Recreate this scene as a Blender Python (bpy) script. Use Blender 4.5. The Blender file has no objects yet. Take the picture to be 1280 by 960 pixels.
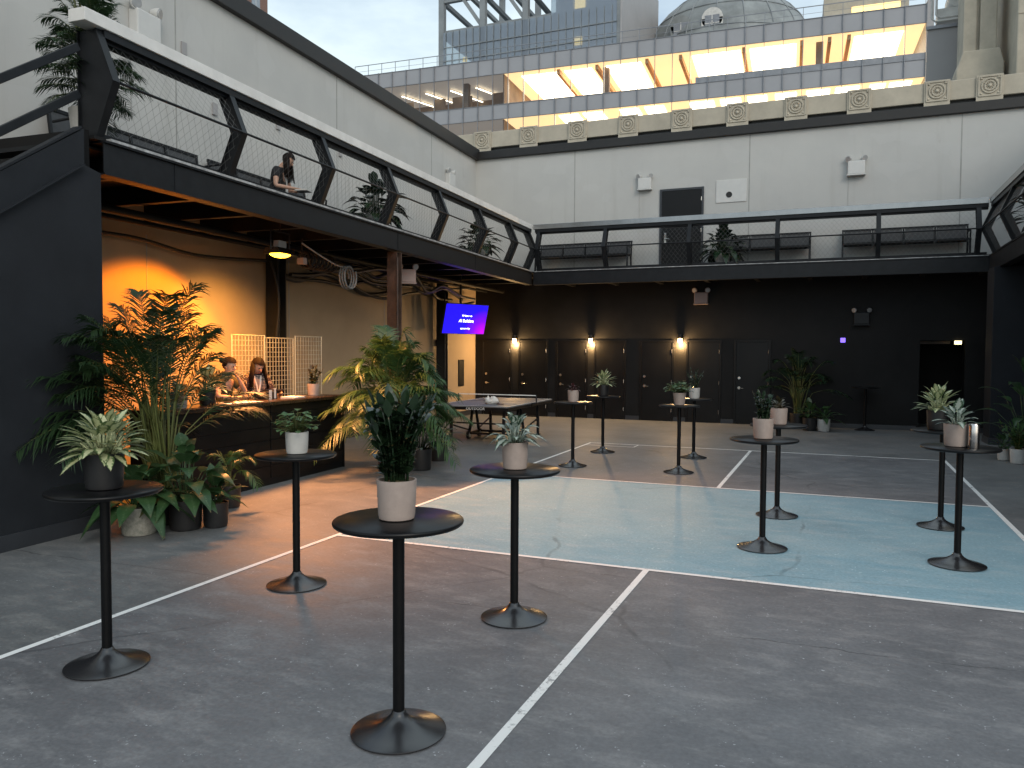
import bpy, bmesh, math, random
from mathutils import Vector, Matrix, Euler
R = math.radians
random.seed(11)
scene = bpy.context.scene
COL = scene.collection

# ------------------------------------------------------------------ helpers
def link(o, parent=None):
    COL.objects.link(o)
    if parent is not None:
        o.parent = parent
    return o

def tag(o, label=None, cat=None, group=None, kind=None):
    if label: o['label'] = label
    if cat: o['category'] = cat
    if group: o['group'] = group
    if kind: o['kind'] = kind
    return o

def thing(name, label, cat, loc=(0, 0, 0), rz=0.0, group=None):
    o = bpy.data.objects.new(name, None)
    o.empty_display_size = 0.1
    link(o)
    o.location = loc
    o.rotation_euler = (0, 0, rz)
    return tag(o, label, cat, group)

def copy_tree(o, parent=None):
    c = o.copy()
    COL.objects.link(c)
    c.parent = parent
    for ch in o.children:
        copy_tree(ch, c)
    return c

def place_copy(o, loc, rz=0.0, label=None, group=None, scale=None):
    c = copy_tree(o)
    c.location = loc
    c.rotation_euler = (0, 0, rz)
    if label: c['label'] = label
    if group: c['group'] = group
    if scale: c.scale = (scale,) * 3
    return c

def V(*a):
    return Vector(a if len(a) > 1 else a[0])

class MB:
    def __init__(self):
        self.v, self.f, self.mi, self.uv = [], [], [], []
        self.m = 0
    def face(self, idx, uv=None):
        self.f.append(tuple(idx)); self.mi.append(self.m); self.uv.append(uv)
    def add(self, pts, faces):
        b = len(self.v)
        self.v += [tuple(p) for p in pts]
        for f in faces:
            self.face([b + i for i in f])
        return b
    def box(self, x0, x1, y0, y1, z0, z1):
        return self.add([(x0, y0, z0), (x1, y0, z0), (x1, y1, z0), (x0, y1, z0), (x0, y0, z1), (x1, y0, z1), (x1, y1, z1), (x0, y1, z1)],
                        [(0, 3, 2, 1), (4, 5, 6, 7), (0, 1, 5, 4), (1, 2, 6, 5), (2, 3, 7, 6), (3, 0, 4, 7)])
    def bar(self, a, b, w, h, up=(0, 0, 1)):
        a, b, up = Vector(a), Vector(b), Vector(up)
        d = (b - a).normalized()
        s = d.cross(up)
        if s.length < 1e-5: s = d.cross(Vector((1, 0, 0)))
        s.normalize(); u = s.cross(d)
        s *= w / 2; u *= h / 2
        return self.add([a - s - u, a + s - u, a + s + u, a - s + u, b - s - u, b + s - u, b + s + u, b - s + u],
                        [(0, 1, 2, 3), (7, 6, 5, 4), (0, 4, 5, 1), (1, 5, 6, 2), (2, 6, 7, 3), (3, 7, 4, 0)])
    def prism(self, poly, off):
        n = len(poly); off = Vector(off)
        pts = [Vector(p) for p in poly] + [Vector(p) + off for p in poly]
        return self.add(pts, [tuple(range(n - 1, -1, -1)), tuple(range(n, 2 * n))] + [(i, (i + 1) % n, n + (i + 1) % n, n + i) for i in range(n)])
    def quad(self, a, b, c, d, uv=None):
        k = len(self.v)
        self.v += [tuple(a), tuple(b), tuple(c), tuple(d)]
        self.face((k, k + 1, k + 2, k + 3), uv)
    def lathe(self, prof, n=32, c=(0, 0, 0)):
        b = len(self.v)
        for r, z in prof:
            for i in range(n):
                a = 2 * math.pi * i / n
                self.v.append((c[0] + max(r, 1e-4) * math.cos(a), c[1] + max(r, 1e-4) * math.sin(a), c[2] + z))
        for j in range(len(prof) - 1):
            for i in range(n):
                k = (i + 1) % n
                self.face((b + j * n + i, b + j * n + k, b + (j + 1) * n + k, b + (j + 1) * n + i))
    def tube(self, pts, r, n=7, cap=True):
        pts = [Vector(p) for p in pts]
        rr = r if isinstance(r, (list, tuple)) else [r] * len(pts)
        b = len(self.v)
        ref = None
        for i, p in enumerate(pts):
            t = (pts[min(i + 1, len(pts) - 1)] - pts[max(i - 1, 0)])
            if t.length < 1e-9: t = Vector((0, 0, 1))
            t.normalize()
            if ref is None:
                ref = t.orthogonal().normalized()
            ref = ref - t * ref.dot(t)
            if ref.length < 1e-6: ref = t.orthogonal()
            ref.normalize()
            s = t.cross(ref)
            for k in range(n):
                a = 2 * math.pi * k / n
                self.v.append(tuple(p + (ref * math.cos(a) + s * math.sin(a)) * rr[i]))
        for i in range(len(pts) - 1):
            for k in range(n):
                q = (k + 1) % n
                self.face((b + i * n + k, b + i * n + q, b + (i + 1) * n + q, b + (i + 1) * n + k))
        if cap:
            self.face([b + k for k in range(n - 1, -1, -1)])
            e = b + (len(pts) - 1) * n
            self.face([e + k for k in range(n)])
    def sphere(self, c, r, nu=12, nv=8, sq=(1, 1, 1)):
        prof = [(math.sin(math.pi * j / nv), -math.cos(math.pi * j / nv)) for j in range(nv + 1)]
        b = len(self.v)
        self.lathe(prof, nu)
        for i in range(b, len(self.v)):
            x, y, z = self.v[i]
            self.v[i] = (c[0] + x * r * sq[0], c[1] + y * r * sq[1], c[2] + z * r * sq[2])
    def leaf(self, base, d, L, W, droop=0.3, fold=0.25, seg=5, tip=1.0, wpos=0.8, twist=0.0):
        base, d = Vector(base), Vector(d).normalized()
        b = len(self.v)
        up = Vector((0, 0, 1))
        side0 = d.cross(up)
        if side0.length < 0.05: side0 = Vector((math.cos(twist), math.sin(twist), 0))
        side0.normalize()
        if twist:
            side0 = Matrix.Rotation(twist, 3, d) @ side0
        for i in range(seg + 1):
            t = i / seg
            p = base + d * (L * t) + Vector((0, 0, -droop * L * t * t))
            tan = (d + Vector((0, 0, -2 * droop * t))).normalized()
            nrm = side0.cross(tan).normalized()
            w = 0.5 * W * math.sin(math.pi * min(1, max(0.0, t ** wpos)) ** tip)
            if i == 0: w = 0.06 * W
            if i == seg: w = 0.012 * W
            self.v += [tuple(p - side0 * w + nrm * (fold * w)), tuple(p), tuple(p + side0 * w + nrm * (fold * w))]
        for i in range(seg):
            k = b + 3 * i
            t0, t1 = i / seg, (i + 1) / seg
            self.face((k, k + 1, k + 4, k + 3), [(0, t0), (.5, t0), (.5, t1), (0, t1)])
            self.face((k + 1, k + 2, k + 5, k + 4), [(.5, t0), (1, t0), (1, t1), (.5, t1)])
    def blade(self, base, d, L, W, droop=0.4, side=None):
        """narrow palm leaflet, two segments"""
        base, d = Vector(base), Vector(d).normalized()
        s = side if side is not None else d.cross(Vector((0, 0, 1)))
        if s.length < 0.05: s = Vector((1, 0, 0))
        s = s.normalized() * (W / 2)
        m = base + d * (L * .5) + Vector((0, 0, -droop * L * .2))
        e = base + d * (L * .93) + Vector((0, 0, -droop * L * .8))
        k = len(self.v)
        self.v += [tuple(base - s * .5), tuple(base + s * .5), tuple(m - s), tuple(m + s), tuple(e)]
        self.face((k, k + 1, k + 3, k + 2), [(0, 0), (1, 0), (1, .5), (0, .5)])
        self.face((k + 2, k + 3, k + 4), [(0, .5), (1, .5), (.5, 1)])
    def frond(self, base, d, L, droop, n=26, lw=0.035, ll=0.36, rm=0, lm=1, r0=0.012, spread=1.0):
        base, d = Vector(base), Vector(d).normalized()
        def P(t): return base + d * (L * t) + Vector((0, 0, -droop * L * t * t * t ** .4))
        self.m = rm
        self.tube([P(i / 8) for i in range(9)], [r0 * (1 - .8 * i / 8) for i in range(9)], 5)
        self.m = lm
        for i in range(n):
            t = .2 + .8 * (i + .5) / n
            p = P(t); tan = (P(min(1, t + .03)) - P(t - .03)).normalized()
            s = tan.cross(Vector((0, 0, 1)))
            if s.length < .05: s = Vector((d.y, -d.x, .01))
            s.normalize()
            l = ll * (math.sin(math.pi * (.12 + .82 * (t - .2) / .8)) ** .7) * random.uniform(.85, 1.1)
            for sg in (-1, 1):
                dd = tan * random.uniform(.6, .85) + s * sg * spread * random.uniform(.7, .95) + Vector((0, 0, random.uniform(-.05, .3)))
                self.blade(p, dd, l, lw, random.uniform(.3, .75), side=dd.cross(tan + Vector((0, 0, .3))).cross(dd))
    def clear(self):
        self.__init__()
    def build(self, name, mats, parent=None, smooth=None, bevel=0.0, loc=None):
        me = bpy.data.meshes.new(name)
        me.from_pydata(self.v, [], self.f)
        if not isinstance(mats, (list, tuple)): mats = [mats]
        for mt in mats: me.materials.append(mt)
        me.polygons.foreach_set('material_index', self.mi)
        if any(u is not None for u in self.uv):
            lay = me.uv_layers.new(name='UVMap')
            for p, u in zip(me.polygons, self.uv):
                if u is not None:
                    for li, c in zip(p.loop_indices, u):
                        lay.data[li].uv = c
        if smooth is not None:
            me.polygons.foreach_set('use_smooth', [True] * len(me.polygons))
            if smooth < 179:
                me.set_sharp_from_angle(angle=R(smooth))
        me.update()
        o = bpy.data.objects.new(name, me)
        link(o, parent)
        if loc is not None: o.location = loc
        if bevel:
            md = o.modifiers.new('edge', 'BEVEL')
            md.width = bevel; md.segments = 2; md.limit_method = 'ANGLE'; md.angle_limit = R(40)
        return o

def bx(name, mt, parent, *b, bevel=0.0):
    m = MB(); m.box(*b)
    return m.build(name, mt, parent, bevel=bevel)

# ------------------------------------------------------------------ materials
def newmat(name):
    m = bpy.data.materials.new(name); m.use_nodes = True
    nt = m.node_tree
    return m, nt, nt.nodes, nt.links, nt.nodes['Principled BSDF']

def mat(name, c, rough=.6, metal=0.0, var=.12, vs=3.0, bump=0.0, bs=60.0, c2=None, spec=.5, coat=0.0, rvar=.08):
    """base colour broken up by two scales of noise, with optional fine bump"""
    m, nt, N, L, b = newmat(name)
    tc = N.new('ShaderNodeTexCoord')
    n1 = N.new('ShaderNodeTexNoise'); n1.inputs['Scale'].default_value = vs; n1.inputs['Detail'].default_value = 6; n1.inputs['Roughness'].default_value = .65
    L.new(tc.outputs['Object'], n1.inputs['Vector'])
    mx = N.new('ShaderNodeMix'); mx.data_type = 'RGBA'
    c = tuple(c)
    d = c2 if c2 else tuple(max(0, x * (1 - 2 * var)) for x in c)
    mx.inputs[6].default_value = (*d, 1); mx.inputs[7].default_value = (*(tuple(min(1, x * (1 + var * .6)) for x in c) if not c2 else c), 1)
    rp = N.new('ShaderNodeMapRange'); rp.inputs[1].default_value = .3; rp.inputs[2].default_value = .68
    L.new(n1.outputs['Fac'], rp.inputs[0]); L.new(rp.outputs[0], mx.inputs[0]); L.new(mx.outputs[2], b.inputs['Base Color'])
    rr = N.new('ShaderNodeMapRange'); rr.inputs[3].default_value = max(.02, rough - rvar); rr.inputs[4].default_value = min(1, rough + rvar)
    L.new(n1.outputs['Fac'], rr.inputs[0]); L.new(rr.outputs[0], b.inputs['Roughness'])
    b.inputs['Metallic'].default_value = metal; b.inputs['Specular IOR Level'].default_value = spec
    b.inputs['Coat Weight'].default_value = coat
    if bump:
        n2 = N.new('ShaderNodeTexNoise'); n2.inputs['Scale'].default_value = bs; n2.inputs['Detail'].default_value = 4
        L.new(tc.outputs['Object'], n2.inputs['Vector'])
        bp = N.new('ShaderNodeBump'); bp.inputs['Strength'].default_value = bump; bp.inputs['Distance'].default_value = .01
        L.new(n2.outputs['Fac'], bp.inputs['Height']); L.new(bp.outputs[0], b.inputs['Normal'])
    return m

def emit(name, c, s):
    m, nt, N, L, b = newmat(name)
    b.inputs['Base Color'].default_value = (*c, 1)
    b.inputs['Emission Color'].default_value = (*c, 1); b.inputs['Emission Strength'].default_value = s
    n = N.new('ShaderNodeTexNoise'); n.inputs['Scale'].default_value = 2.0
    r = N.new('ShaderNodeMapRange'); r.inputs[3].default_value = s * .85; r.inputs[4].default_value = s * 1.1
    L.new(n.outputs['Fac'], r.inputs[0]); L.new(r.outputs[0], b.inputs['Emission Strength'])
    return m

def leafmat(name, c1, c2, rough=.4, vein=None, edge=None, trans=.25, patch=0.0, dry=.8):
    """c1/c2 mottled leaf; vein = pale colour spread from the midrib by UV and noise"""
    m, nt, N, L, b = newmat(name)
    tc = N.new('ShaderNodeTexCoord')
    n1 = N.new('ShaderNodeTexNoise'); n1.inputs['Scale'].default_value = 9; n1.inputs['Detail'].default_value = 3
    L.new(tc.outputs['Object'], n1.inputs['Vector'])
    mx = N.new('ShaderNodeMix'); mx.data_type = 'RGBA'
    mx.inputs[6].default_value = (*c1, 1); mx.inputs[7].default_value = (*c2, 1)
    rp = N.new('ShaderNodeMapRange'); rp.inputs[1].default_value = .35; rp.inputs[2].default_value = .65
    L.new(n1.outputs['Fac'], rp.inputs[0]); L.new(rp.outputs[0], mx.inputs[0])
    out = mx.outputs[2]
    if vein:
        sx = N.new('ShaderNodeSeparateXYZ'); L.new(tc.outputs['UV'], sx.inputs[0])
        s1 = N.new('ShaderNodeMath'); s1.operation = 'SUBTRACT'; s1.inputs[1].default_value = .5; L.new(sx.outputs[0], s1.inputs[0])
        s2 = N.new('ShaderNodeMath'); s2.operation = 'ABSOLUTE'; L.new(s1.outputs[0], s2.inputs[0])
        n2 = N.new('ShaderNodeTexNoise'); n2.inputs['Scale'].default_value = 70; n2.inputs['Detail'].default_value = 2
        L.new(tc.outputs['Object'], n2.inputs['Vector'])
        ad = N.new('ShaderNodeMath'); ad.operation = 'MULTIPLY_ADD'; ad.inputs[1].default_value = .75; L.new(n2.outputs['Fac'], ad.inputs[0]); L.new(s2.outputs[0], ad.inputs[2])
        mr = N.new('ShaderNodeMapRange'); mr.inputs[1].default_value = .56 + patch; mr.inputs[2].default_value = .72 + patch; mr.inputs[3].default_value = 1; mr.inputs[4].default_value = 0
        L.new(ad.outputs[0], mr.inputs[0])
        m2 = N.new('ShaderNodeMix'); m2.data_type = 'RGBA'; m2.inputs[7].default_value = (*vein, 1)
        L.new(mr.outputs[0], m2.inputs[0]); L.new(out, m2.inputs[6]); out = m2.outputs[2]
    # dry brown tips and edges here and there
    s3 = N.new('ShaderNodeSeparateXYZ'); L.new(tc.outputs['UV'], s3.inputs[0])
    n4 = N.new('ShaderNodeTexNoise'); n4.inputs['Scale'].default_value = 14; L.new(tc.outputs['Object'], n4.inputs['Vector'])
    a4 = N.new('ShaderNodeMath'); a4.operation = 'MULTIPLY_ADD'; a4.inputs[1].default_value = .5; L.new(n4.outputs['Fac'], a4.inputs[0]); L.new(s3.outputs[1], a4.inputs[2])
    r4 = N.new('ShaderNodeMapRange'); r4.inputs[1].default_value = 1.17; r4.inputs[2].default_value = 1.28; r4.inputs[4].default_value = dry; L.new(a4.outputs[0], r4.inputs[0])
    m4 = N.new('ShaderNodeMix'); m4.data_type = 'RGBA'; m4.inputs[7].default_value = (.13, .085, .035, 1); L.new(r4.outputs[0], m4.inputs[0]); L.new(out, m4.inputs[6]); out = m4.outputs[2]
    L.new(out, b.inputs['Base Color'])
    b.inputs['Roughness'].default_value = rough
    tr = N.new('ShaderNodeBsdfTranslucent'); L.new(out, tr.inputs['Color'])
    ms = N.new('ShaderNodeMixShader'); ms.inputs[0].default_value = trans
    L.new(b.outputs[0], ms.inputs[1]); L.new(tr.outputs[0], ms.inputs[2])
    L.new(ms.outputs[0], N['Material Output'].inputs['Surface'])
    return m

def floor_mat(name, c, c2, c3, rough=.55, scale=1.0, spec=.4, crack=5.15):
    """worn painted concrete: large stains, trowel streaks, fine grit, thin cracks, pale flecks"""
    m, nt, N, L, b = newmat(name)
    tc = N.new('ShaderNodeTexCoord')
    def noise(s, det=6, r=.6, st=None):
        n = N.new('ShaderNodeTexNoise'); n.inputs['Scale'].default_value = s; n.inputs['Detail'].default_value = det; n.inputs['Roughness'].default_value = r
        src = tc.outputs['Object']
        if st:
            mp = N.new('ShaderNodeMapping'); mp.inputs['Scale'].default_value = st[0]; mp.inputs['Rotation'].default_value = (0, 0, st[1]); L.new(src, mp.inputs[0]); src = mp.outputs[0]
        L.new(src, n.inputs['Vector'])
        return n.outputs['Fac']
    def rng(x, a, d, lo=0, hi=1):
        r = N.new('ShaderNodeMapRange'); r.inputs[1].default_value = a; r.inputs[2].default_value = d; r.inputs[3].default_value = lo; r.inputs[4].default_value = hi
        L.new(x, r.inputs[0]); return r.outputs[0]
    def mixc(f, a, bb, mode='MIX'):
        x = N.new('ShaderNodeMix'); x.data_type = 'RGBA'; x.blend_type = mode
        if isinstance(f, (int, float)): x.inputs[0].default_value = f
        else: L.new(f, x.inputs[0])
        for i, q in ((6, a), (7, bb)):
            if isinstance(q, tuple): x.inputs[i].default_value = (*q, 1)
            else: L.new(q, x.inputs[i])
        return x.outputs[2]
    big = noise(.55 * scale, 8, .68)
    mid = noise(2.6 * scale, 8, .72, ((1, 2.2, 1), .5))
    fine = noise(38, 5, .7)
    col = mixc(rng(big, .36, .66), c, c2)
    col = mixc(rng(mid, .48, .76), col, c3)
    g = rng(fine, .25, .75, .78, 1.18)
    cg = N.new('ShaderNodeCombineColor')
    for i in range(3): L.new(g, cg.inputs[i])
    col = mixc(1.0, col, cg.outputs[0], 'MULTIPLY')
    # pale flecks where the coating has chipped
    fl = noise(9.0, 2, .5)
    fl2 = noise(55, 3, .6)
    mu = N.new('ShaderNodeMath'); mu.operation = 'MULTIPLY'; L.new(rng(fl, .575, .65), mu.inputs[0]); L.new(rng(fl2, .62, .70), mu.inputs[1])
    col = mixc(mu.outputs[0], col, tuple(min(1, x * 2.6 + .08) for x in c))
    # hairline cracks
    vo = N.new('ShaderNodeTexVoronoi'); vo.feature = 'DISTANCE_TO_EDGE'; vo.inputs['Scale'].default_value = .33
    wn = N.new('ShaderNodeTexNoise'); wn.inputs['Scale'].default_value = 1.4; wn.inputs['Detail'].default_value = 6
    L.new(tc.outputs['Object'], wn.inputs['Vector'])
    av = N.new('ShaderNodeMix'); av.data_type = 'RGBA'; av.inputs[0].default_value = .22; L.new(tc.outputs['Object'], av.inputs[6]); L.new(wn.outputs['Color'], av.inputs[7])
    L.new(av.outputs[2], vo.inputs['Vector'])
    cr = N.new('ShaderNodeMath'); cr.operation = 'MULTIPLY'; L.new(rng(vo.outputs['Distance'], .0015, .005, .55, 0), cr.inputs[0]); L.new(rng(big, .45, .6), cr.inputs[1])
    col = mixc(cr.outputs[0], col, tuple(x * .3 for x in c))
    # one long settled crack across the slab
    dp = N.new('ShaderNodeVectorMath'); dp.operation = 'DOT_PRODUCT'; dp.inputs[1].default_value = (-.055, 1.0, 0); L.new(tc.outputs['Object'], dp.inputs[0])
    w1 = N.new('ShaderNodeMath'); w1.operation = 'MULTIPLY_ADD'; w1.inputs[1].default_value = .22; L.new(noise(1.6, 5, .65), w1.inputs[0]); L.new(dp.outputs['Value'], w1.inputs[2])
    w2 = N.new('ShaderNodeMath'); w2.operation = 'SUBTRACT'; w2.inputs[1].default_value = crack; L.new(w1.outputs[0], w2.inputs[0])
    w3 = N.new('ShaderNodeMath'); w3.operation = 'ABSOLUTE'; L.new(w2.outputs[0], w3.inputs[0])
    w4 = N.new('ShaderNodeMath'); w4.operation = 'MULTIPLY'; L.new(rng(w3.outputs[0], .0035, .008, .75, 0), w4.inputs[0]); L.new(rng(noise(.9, 2), .40, .55), w4.inputs[1])
    col = mixc(w4.outputs[0], col, tuple(x * .25 for x in c))
    # dark scuffs and drips
    col = mixc(rng(noise(1.25, 3, .5, ((1, .5, 1), .9)), .66, .78, 0, .45), col, tuple(x * .5 for x in c))
    L.new(col, b.inputs['Base Color'])
    L.new(rng(mid, .3, .75, rough - .13, rough + .17), b.inputs['Roughness'])
    b.inputs['Specular IOR Level'].default_value = spec
    bp = N.new('ShaderNodeBump'); bp.inputs['Strength'].default_value = .25; bp.inputs['Distance'].default_value = .006
    L.new(fine, bp.inputs['Height']); L.new(bp.outputs[0], b.inputs['Normal'])
    return m

M = {}
M['ground'] = floor_mat('grey_concrete', (.185, .192, .194), (.118, .123, .126), (.255, .252, .24), .58, 1.0, .3)
M['court'] = floor_mat('charcoal_court_paint', (.188, .191, .200), (.122, .124, .131), (.275, .273, .273), .55, 1.0, .3)
M['blue'] = floor_mat('blue_court_paint', (.27, .43, .50), (.215, .37, .445), (.37, .475, .515), .52, 1.0, .35)
def linemat():
    m, nt, N, L, b = newmat('worn_white_line_paint')
    tc = N.new('ShaderNodeTexCoord')
    n = N.new('ShaderNodeTexNoise'); n.inputs['Scale'].default_value = 26; n.inputs['Detail'].default_value = 6; n.inputs['Roughness'].default_value = .75; L.new(tc.outputs['Object'], n.inputs['Vector'])
    n2 = N.new('ShaderNodeTexNoise'); n2.inputs['Scale'].default_value = 1.7; n2.inputs['Detail'].default_value = 3; L.new(tc.outputs['Object'], n2.inputs['Vector'])
    a = N.new('ShaderNodeMath'); a.operation = 'MULTIPLY_ADD'; a.inputs[1].default_value = .55; L.new(n2.outputs['Fac'], a.inputs[0]); L.new(n.outputs['Fac'], a.inputs[2])
    r = N.new('ShaderNodeMapRange'); r.inputs[1].default_value = .84; r.inputs[2].default_value = .98; L.new(a.outputs[0], r.inputs[0])
    x = N.new('ShaderNodeMix'); x.data_type = 'RGBA'; x.inputs[6].default_value = (.84, .84, .82, 1); x.inputs[7].default_value = (.30, .30, .30, 1)
    L.new(r.outputs[0], x.inputs[0]); L.new(x.outputs[2], b.inputs['Base Color']); b.inputs['Roughness'].default_value = .65
    return m
M['line'] = linemat()
def wallmat():
    m, nt, N, L, b = newmat('pale_painted_wall')
    tc = N.new('ShaderNodeTexCoord')
    def nz(sc, det, st):
        mp = N.new('ShaderNodeMapping'); mp.inputs['Scale'].default_value = st; L.new(tc.outputs['Object'], mp.inputs[0])
        n = N.new('ShaderNodeTexNoise'); n.inputs['Scale'].default_value = sc; n.inputs['Detail'].default_value = det; n.inputs['Roughness'].default_value = .62; L.new(mp.outputs[0], n.inputs['Vector']); return n.outputs['Fac']
    def mixin(f, lo, hi, amt, col, prev):
        r = N.new('ShaderNodeMapRange'); r.inputs[1].default_value = lo; r.inputs[2].default_value = hi; r.inputs[4].default_value = amt; L.new(f, r.inputs[0])
        x = N.new('ShaderNodeMix'); x.data_type = 'RGBA'; L.new(r.outputs[0], x.inputs[0]); x.inputs[7].default_value = (*col, 1)
        if isinstance(prev, tuple): x.inputs[6].default_value = (*prev, 1)
        else: L.new(prev, x.inputs[6])
        return x.outputs[2]
    c = mixin(nz(.7, 6, (1, 1, 1)), .38, .66, .8, (.475, .475, .46), (.53, .528, .505))
    c = mixin(nz(2.6, 5, (1, 1, .06)), .56, .74, .32, (.36, .35, .32), c)       # rain streaks
    c = mixin(nz(5.5, 5, (1, 1, .6)), .64, .74, .30, (.40, .39, .37), c)        # rubbed patches
    c = mixin(nz(.9, 1, (1, 1, 1.6)), .60, .605, .25, (.56, .56, .545), c)      # touched-up paint
    L.new(c, b.inputs['Base Color']); b.inputs['Roughness'].default_value = .78; b.inputs['Specular IOR Level'].default_value = .3
    n2 = N.new('ShaderNodeTexNoise'); n2.inputs['Scale'].default_value = 16; n2.inputs['Detail'].default_value = 5; L.new(tc.outputs['Object'], n2.inputs['Vector'])
    bp = N.new('ShaderNodeBump'); bp.inputs['Strength'].default_value = .10; bp.inputs['Distance'].default_value = .01; L.new(n2.outputs['Fac'], bp.inputs['Height']); L.new(bp.outputs[0], b.inputs['Normal'])
    return m
M['pale'] = wallmat()
M['seam'] = mat('wall_joint', (.36, .36, .34), .8)
M['coping'] = mat('dark_brown_coping', (.016, .015, .014), .5, var=.2)
M['beige'] = mat('beige_bar_wall', (.43, .32, .205), .7, var=.05, vs=1.5, bump=.04, bs=20)
M['dark'] = mat('charcoal_wall_paint', (.021, .024, .029), .6, var=.14, vs=1.6, bump=.06, bs=30, spec=.18)
M['dark2'] = mat('near_black_wall', (.0125, .0122, .0122), .6, var=.25, vs=1.2, bump=.08, bs=30, spec=.2)  # near-black tone, darker than the charcoal walls
M['base'] = mat('baseboard_paint', (.034, .038, .045), .35, var=.1, spec=.5)
M['steel'] = mat('black_painted_steel', (.012, .0135, .016), .42, var=.2, vs=6, bump=.05, bs=80, spec=.28)
M['steelh'] = mat('lit_steel_edge', (.52, .52, .52), .4, metal=.2, var=.3, vs=9)  # pale base colour stands in for light caught on the deck trim
M['cap'] = mat('brushed_metal_cap', (.36, .36, .36), .22, metal=1.0, var=.10, vs=3, rvar=.12)
M['capl'] = mat('sky_lit_cap', (.80, .79, .76), .42, metal=.0, var=.10, vs=2)  # cap metal with its sky reflection put into a pale colour
M['wire'] = mat('thin_steel_wire', (.22, .22, .215), .5, metal=.3)
M['door'] = mat('black_door_paint', (.008, .008, .0085), .36, var=.2, vs=1.5, spec=.25)
M['chrome'] = mat('satin_chrome', (.62, .60, .57), .25, metal=1.0)
M['table'] = mat('black_table_laminate', (.006, .006, .0068), .32, var=.1, vs=5, bump=.0, rvar=.08, spec=.26)
M['powder'] = mat('black_powder_coat', (.004, .004, .0045), .42, var=.2, vs=14, bump=.04, bs=220, spec=.2)
M['gloss'] = mat('satin_black_base', (.018, .018, .020), .24, var=.08, vs=3, spec=.95, rvar=.05)
M['potw'] = mat('cream_ceramic', (.42, .34, .30), .55, var=.10, vs=9, bump=.05, bs=90)
M['potg'] = mat('pale_grey_ceramic', (.56, .55, .52), .45, var=.08, vs=9, bump=.04, bs=90)
M['potk'] = mat('black_plastic_pot', (.018, .018, .019), .45, var=.15)
M['pott'] = mat('terrazzo_pot', (.42, .40, .35), .6, c2=(.20, .21, .18), vs=26)
M['soil'] = mat('potting_soil', (.055, .038, .025), .95, var=.4, vs=40, bump=.6, bs=120)
M['moss'] = mat('dry_moss', (.12, .10, .045), .95, var=.45, vs=40, bump=.6, bs=120)
M['plank'] = mat('black_stained_plank', (.007, .007, .0075), .42, var=.3, vs=5, bump=.1, bs=60, spec=.25)
M['counter'] = mat('dark_wood_counter', (.045, .028, .017), .28, var=.3, vs=5, spec=.5)
M['silver'] = mat('brushed_steel', (.66, .62, .60), .22, metal=1.0, var=.06)
M['white'] = mat('white_enamel', (.62, .62, .60), .45, var=.05)
M['pink'] = mat('faded_pink_enamel', (.36, .27, .25), .5, var=.08)
M['lamp_lens'] = mat('silvered_lens', (.55, .55, .55), .35, metal=.6)
M['bench'] = mat('grey_bench_mesh', (.05, .052, .055), .5, var=.12, vs=30)
M['cable'] = mat('black_rubber_cable', (.012, .012, .012), .55)
M['grid'] = mat('gridwall_wire', (.62, .57, .46), .4, metal=.2)
M['rust'] = mat('rusty_column_paint', (.075, .045, .034), .5, var=.4, vs=4, bump=.2, bs=40)
M['palm'] = leafmat('areca_leaf', (.026, .075, .022), (.060, .120, .034), .42, dry=.15)
M['palmstem'] = mat('areca_stem', (.10, .12, .03), .5, var=.25)
M['palmd'] = leafmat('dark_palm_leaf', (.016, .040, .015), (.028, .060, .020), .45, dry=.1)
M['zz'] = leafmat('zz_leaf', (.012, .028, .014), (.022, .045, .020), .22, trans=.08)
M['broad'] = leafmat('peace_lily_leaf', (.030, .075, .028), (.05, .105, .038), .33, vein=(.10, .16, .08), patch=-.28)
M['aglao'] = leafmat('variegated_leaf', (.05, .10, .032), (.10, .16, .06), .36, vein=(.56, .58, .33), trans=.15, patch=.03)
M['agsil'] = leafmat('silver_leaf', (.025, .062, .034), (.045, .095, .05), .36, vein=(.42, .48, .42), trans=.12, patch=.0)
M['pilea'] = leafmat('round_green_leaf', (.05, .12, .045), (.11, .20, .07), .38)
M['mint'] = leafmat('soft_green_leaf', (.07, .13, .06), (.16, .23, .13), .45)
M['red'] = leafmat('dark_red_leaf', (.07, .012, .014), (.05, .02, .02), .35, trans=.1)
M['bronze'] = leafmat('bronze_leaf', (.05, .028, .012), (.03, .04, .015), .35, trans=.1)
M['skin'] = mat('skin', (.52, .31, .22), .5, var=.06, vs=20)
M['hair'] = mat('dark_hair', (.014, .009, .007), .7, var=.4, vs=40, spec=.15, bump=.3, bs=90)
M['tshirt'] = mat('black_cotton', (.012, .012, .014), .85, var=.15)
M['olive'] = mat('olive_cotton', (.06, .055, .022), .85, var=.15)
M['trouser'] = mat('dark_trousers', (.015, .016, .02), .85, var=.15)
M['lip'] = mat('lips', (.30, .09, .08), .5)
M['eye'] = mat('dark_eye', (.015, .012, .01), .2)
M['paper'] = mat('white_paper', (.70, .69, .66), .8, var=.04)
M['stone'] = mat('limestone', (.50, .45, .36), .8, var=.12, vs=1.3, bump=.15, bs=9)
M['stoned'] = mat('shaded_limestone', (.30, .27, .21), .85, var=.15, vs=2)  # limestone with the shade of a recess put into its colour
M['spandrel'] = mat('blue_grey_spandrel_glass', (.35, .355, .375), .40, metal=0.0, var=.05, vs=.3, spec=.35)
M['mull'] = mat('grey_mullion', (.26, .27, .29), .4, metal=.4)
M['greypanel'] = mat('grey_metal_cladding', (.36, .35, .35), .5, var=.06, vs=.4)
M['pipe'] = mat('white_pipe', (.66, .65, .62), .45)
M['dome'] = mat('weathered_dome_metal', (.27, .29, .29), .5, var=.2, vs=.5)
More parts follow.
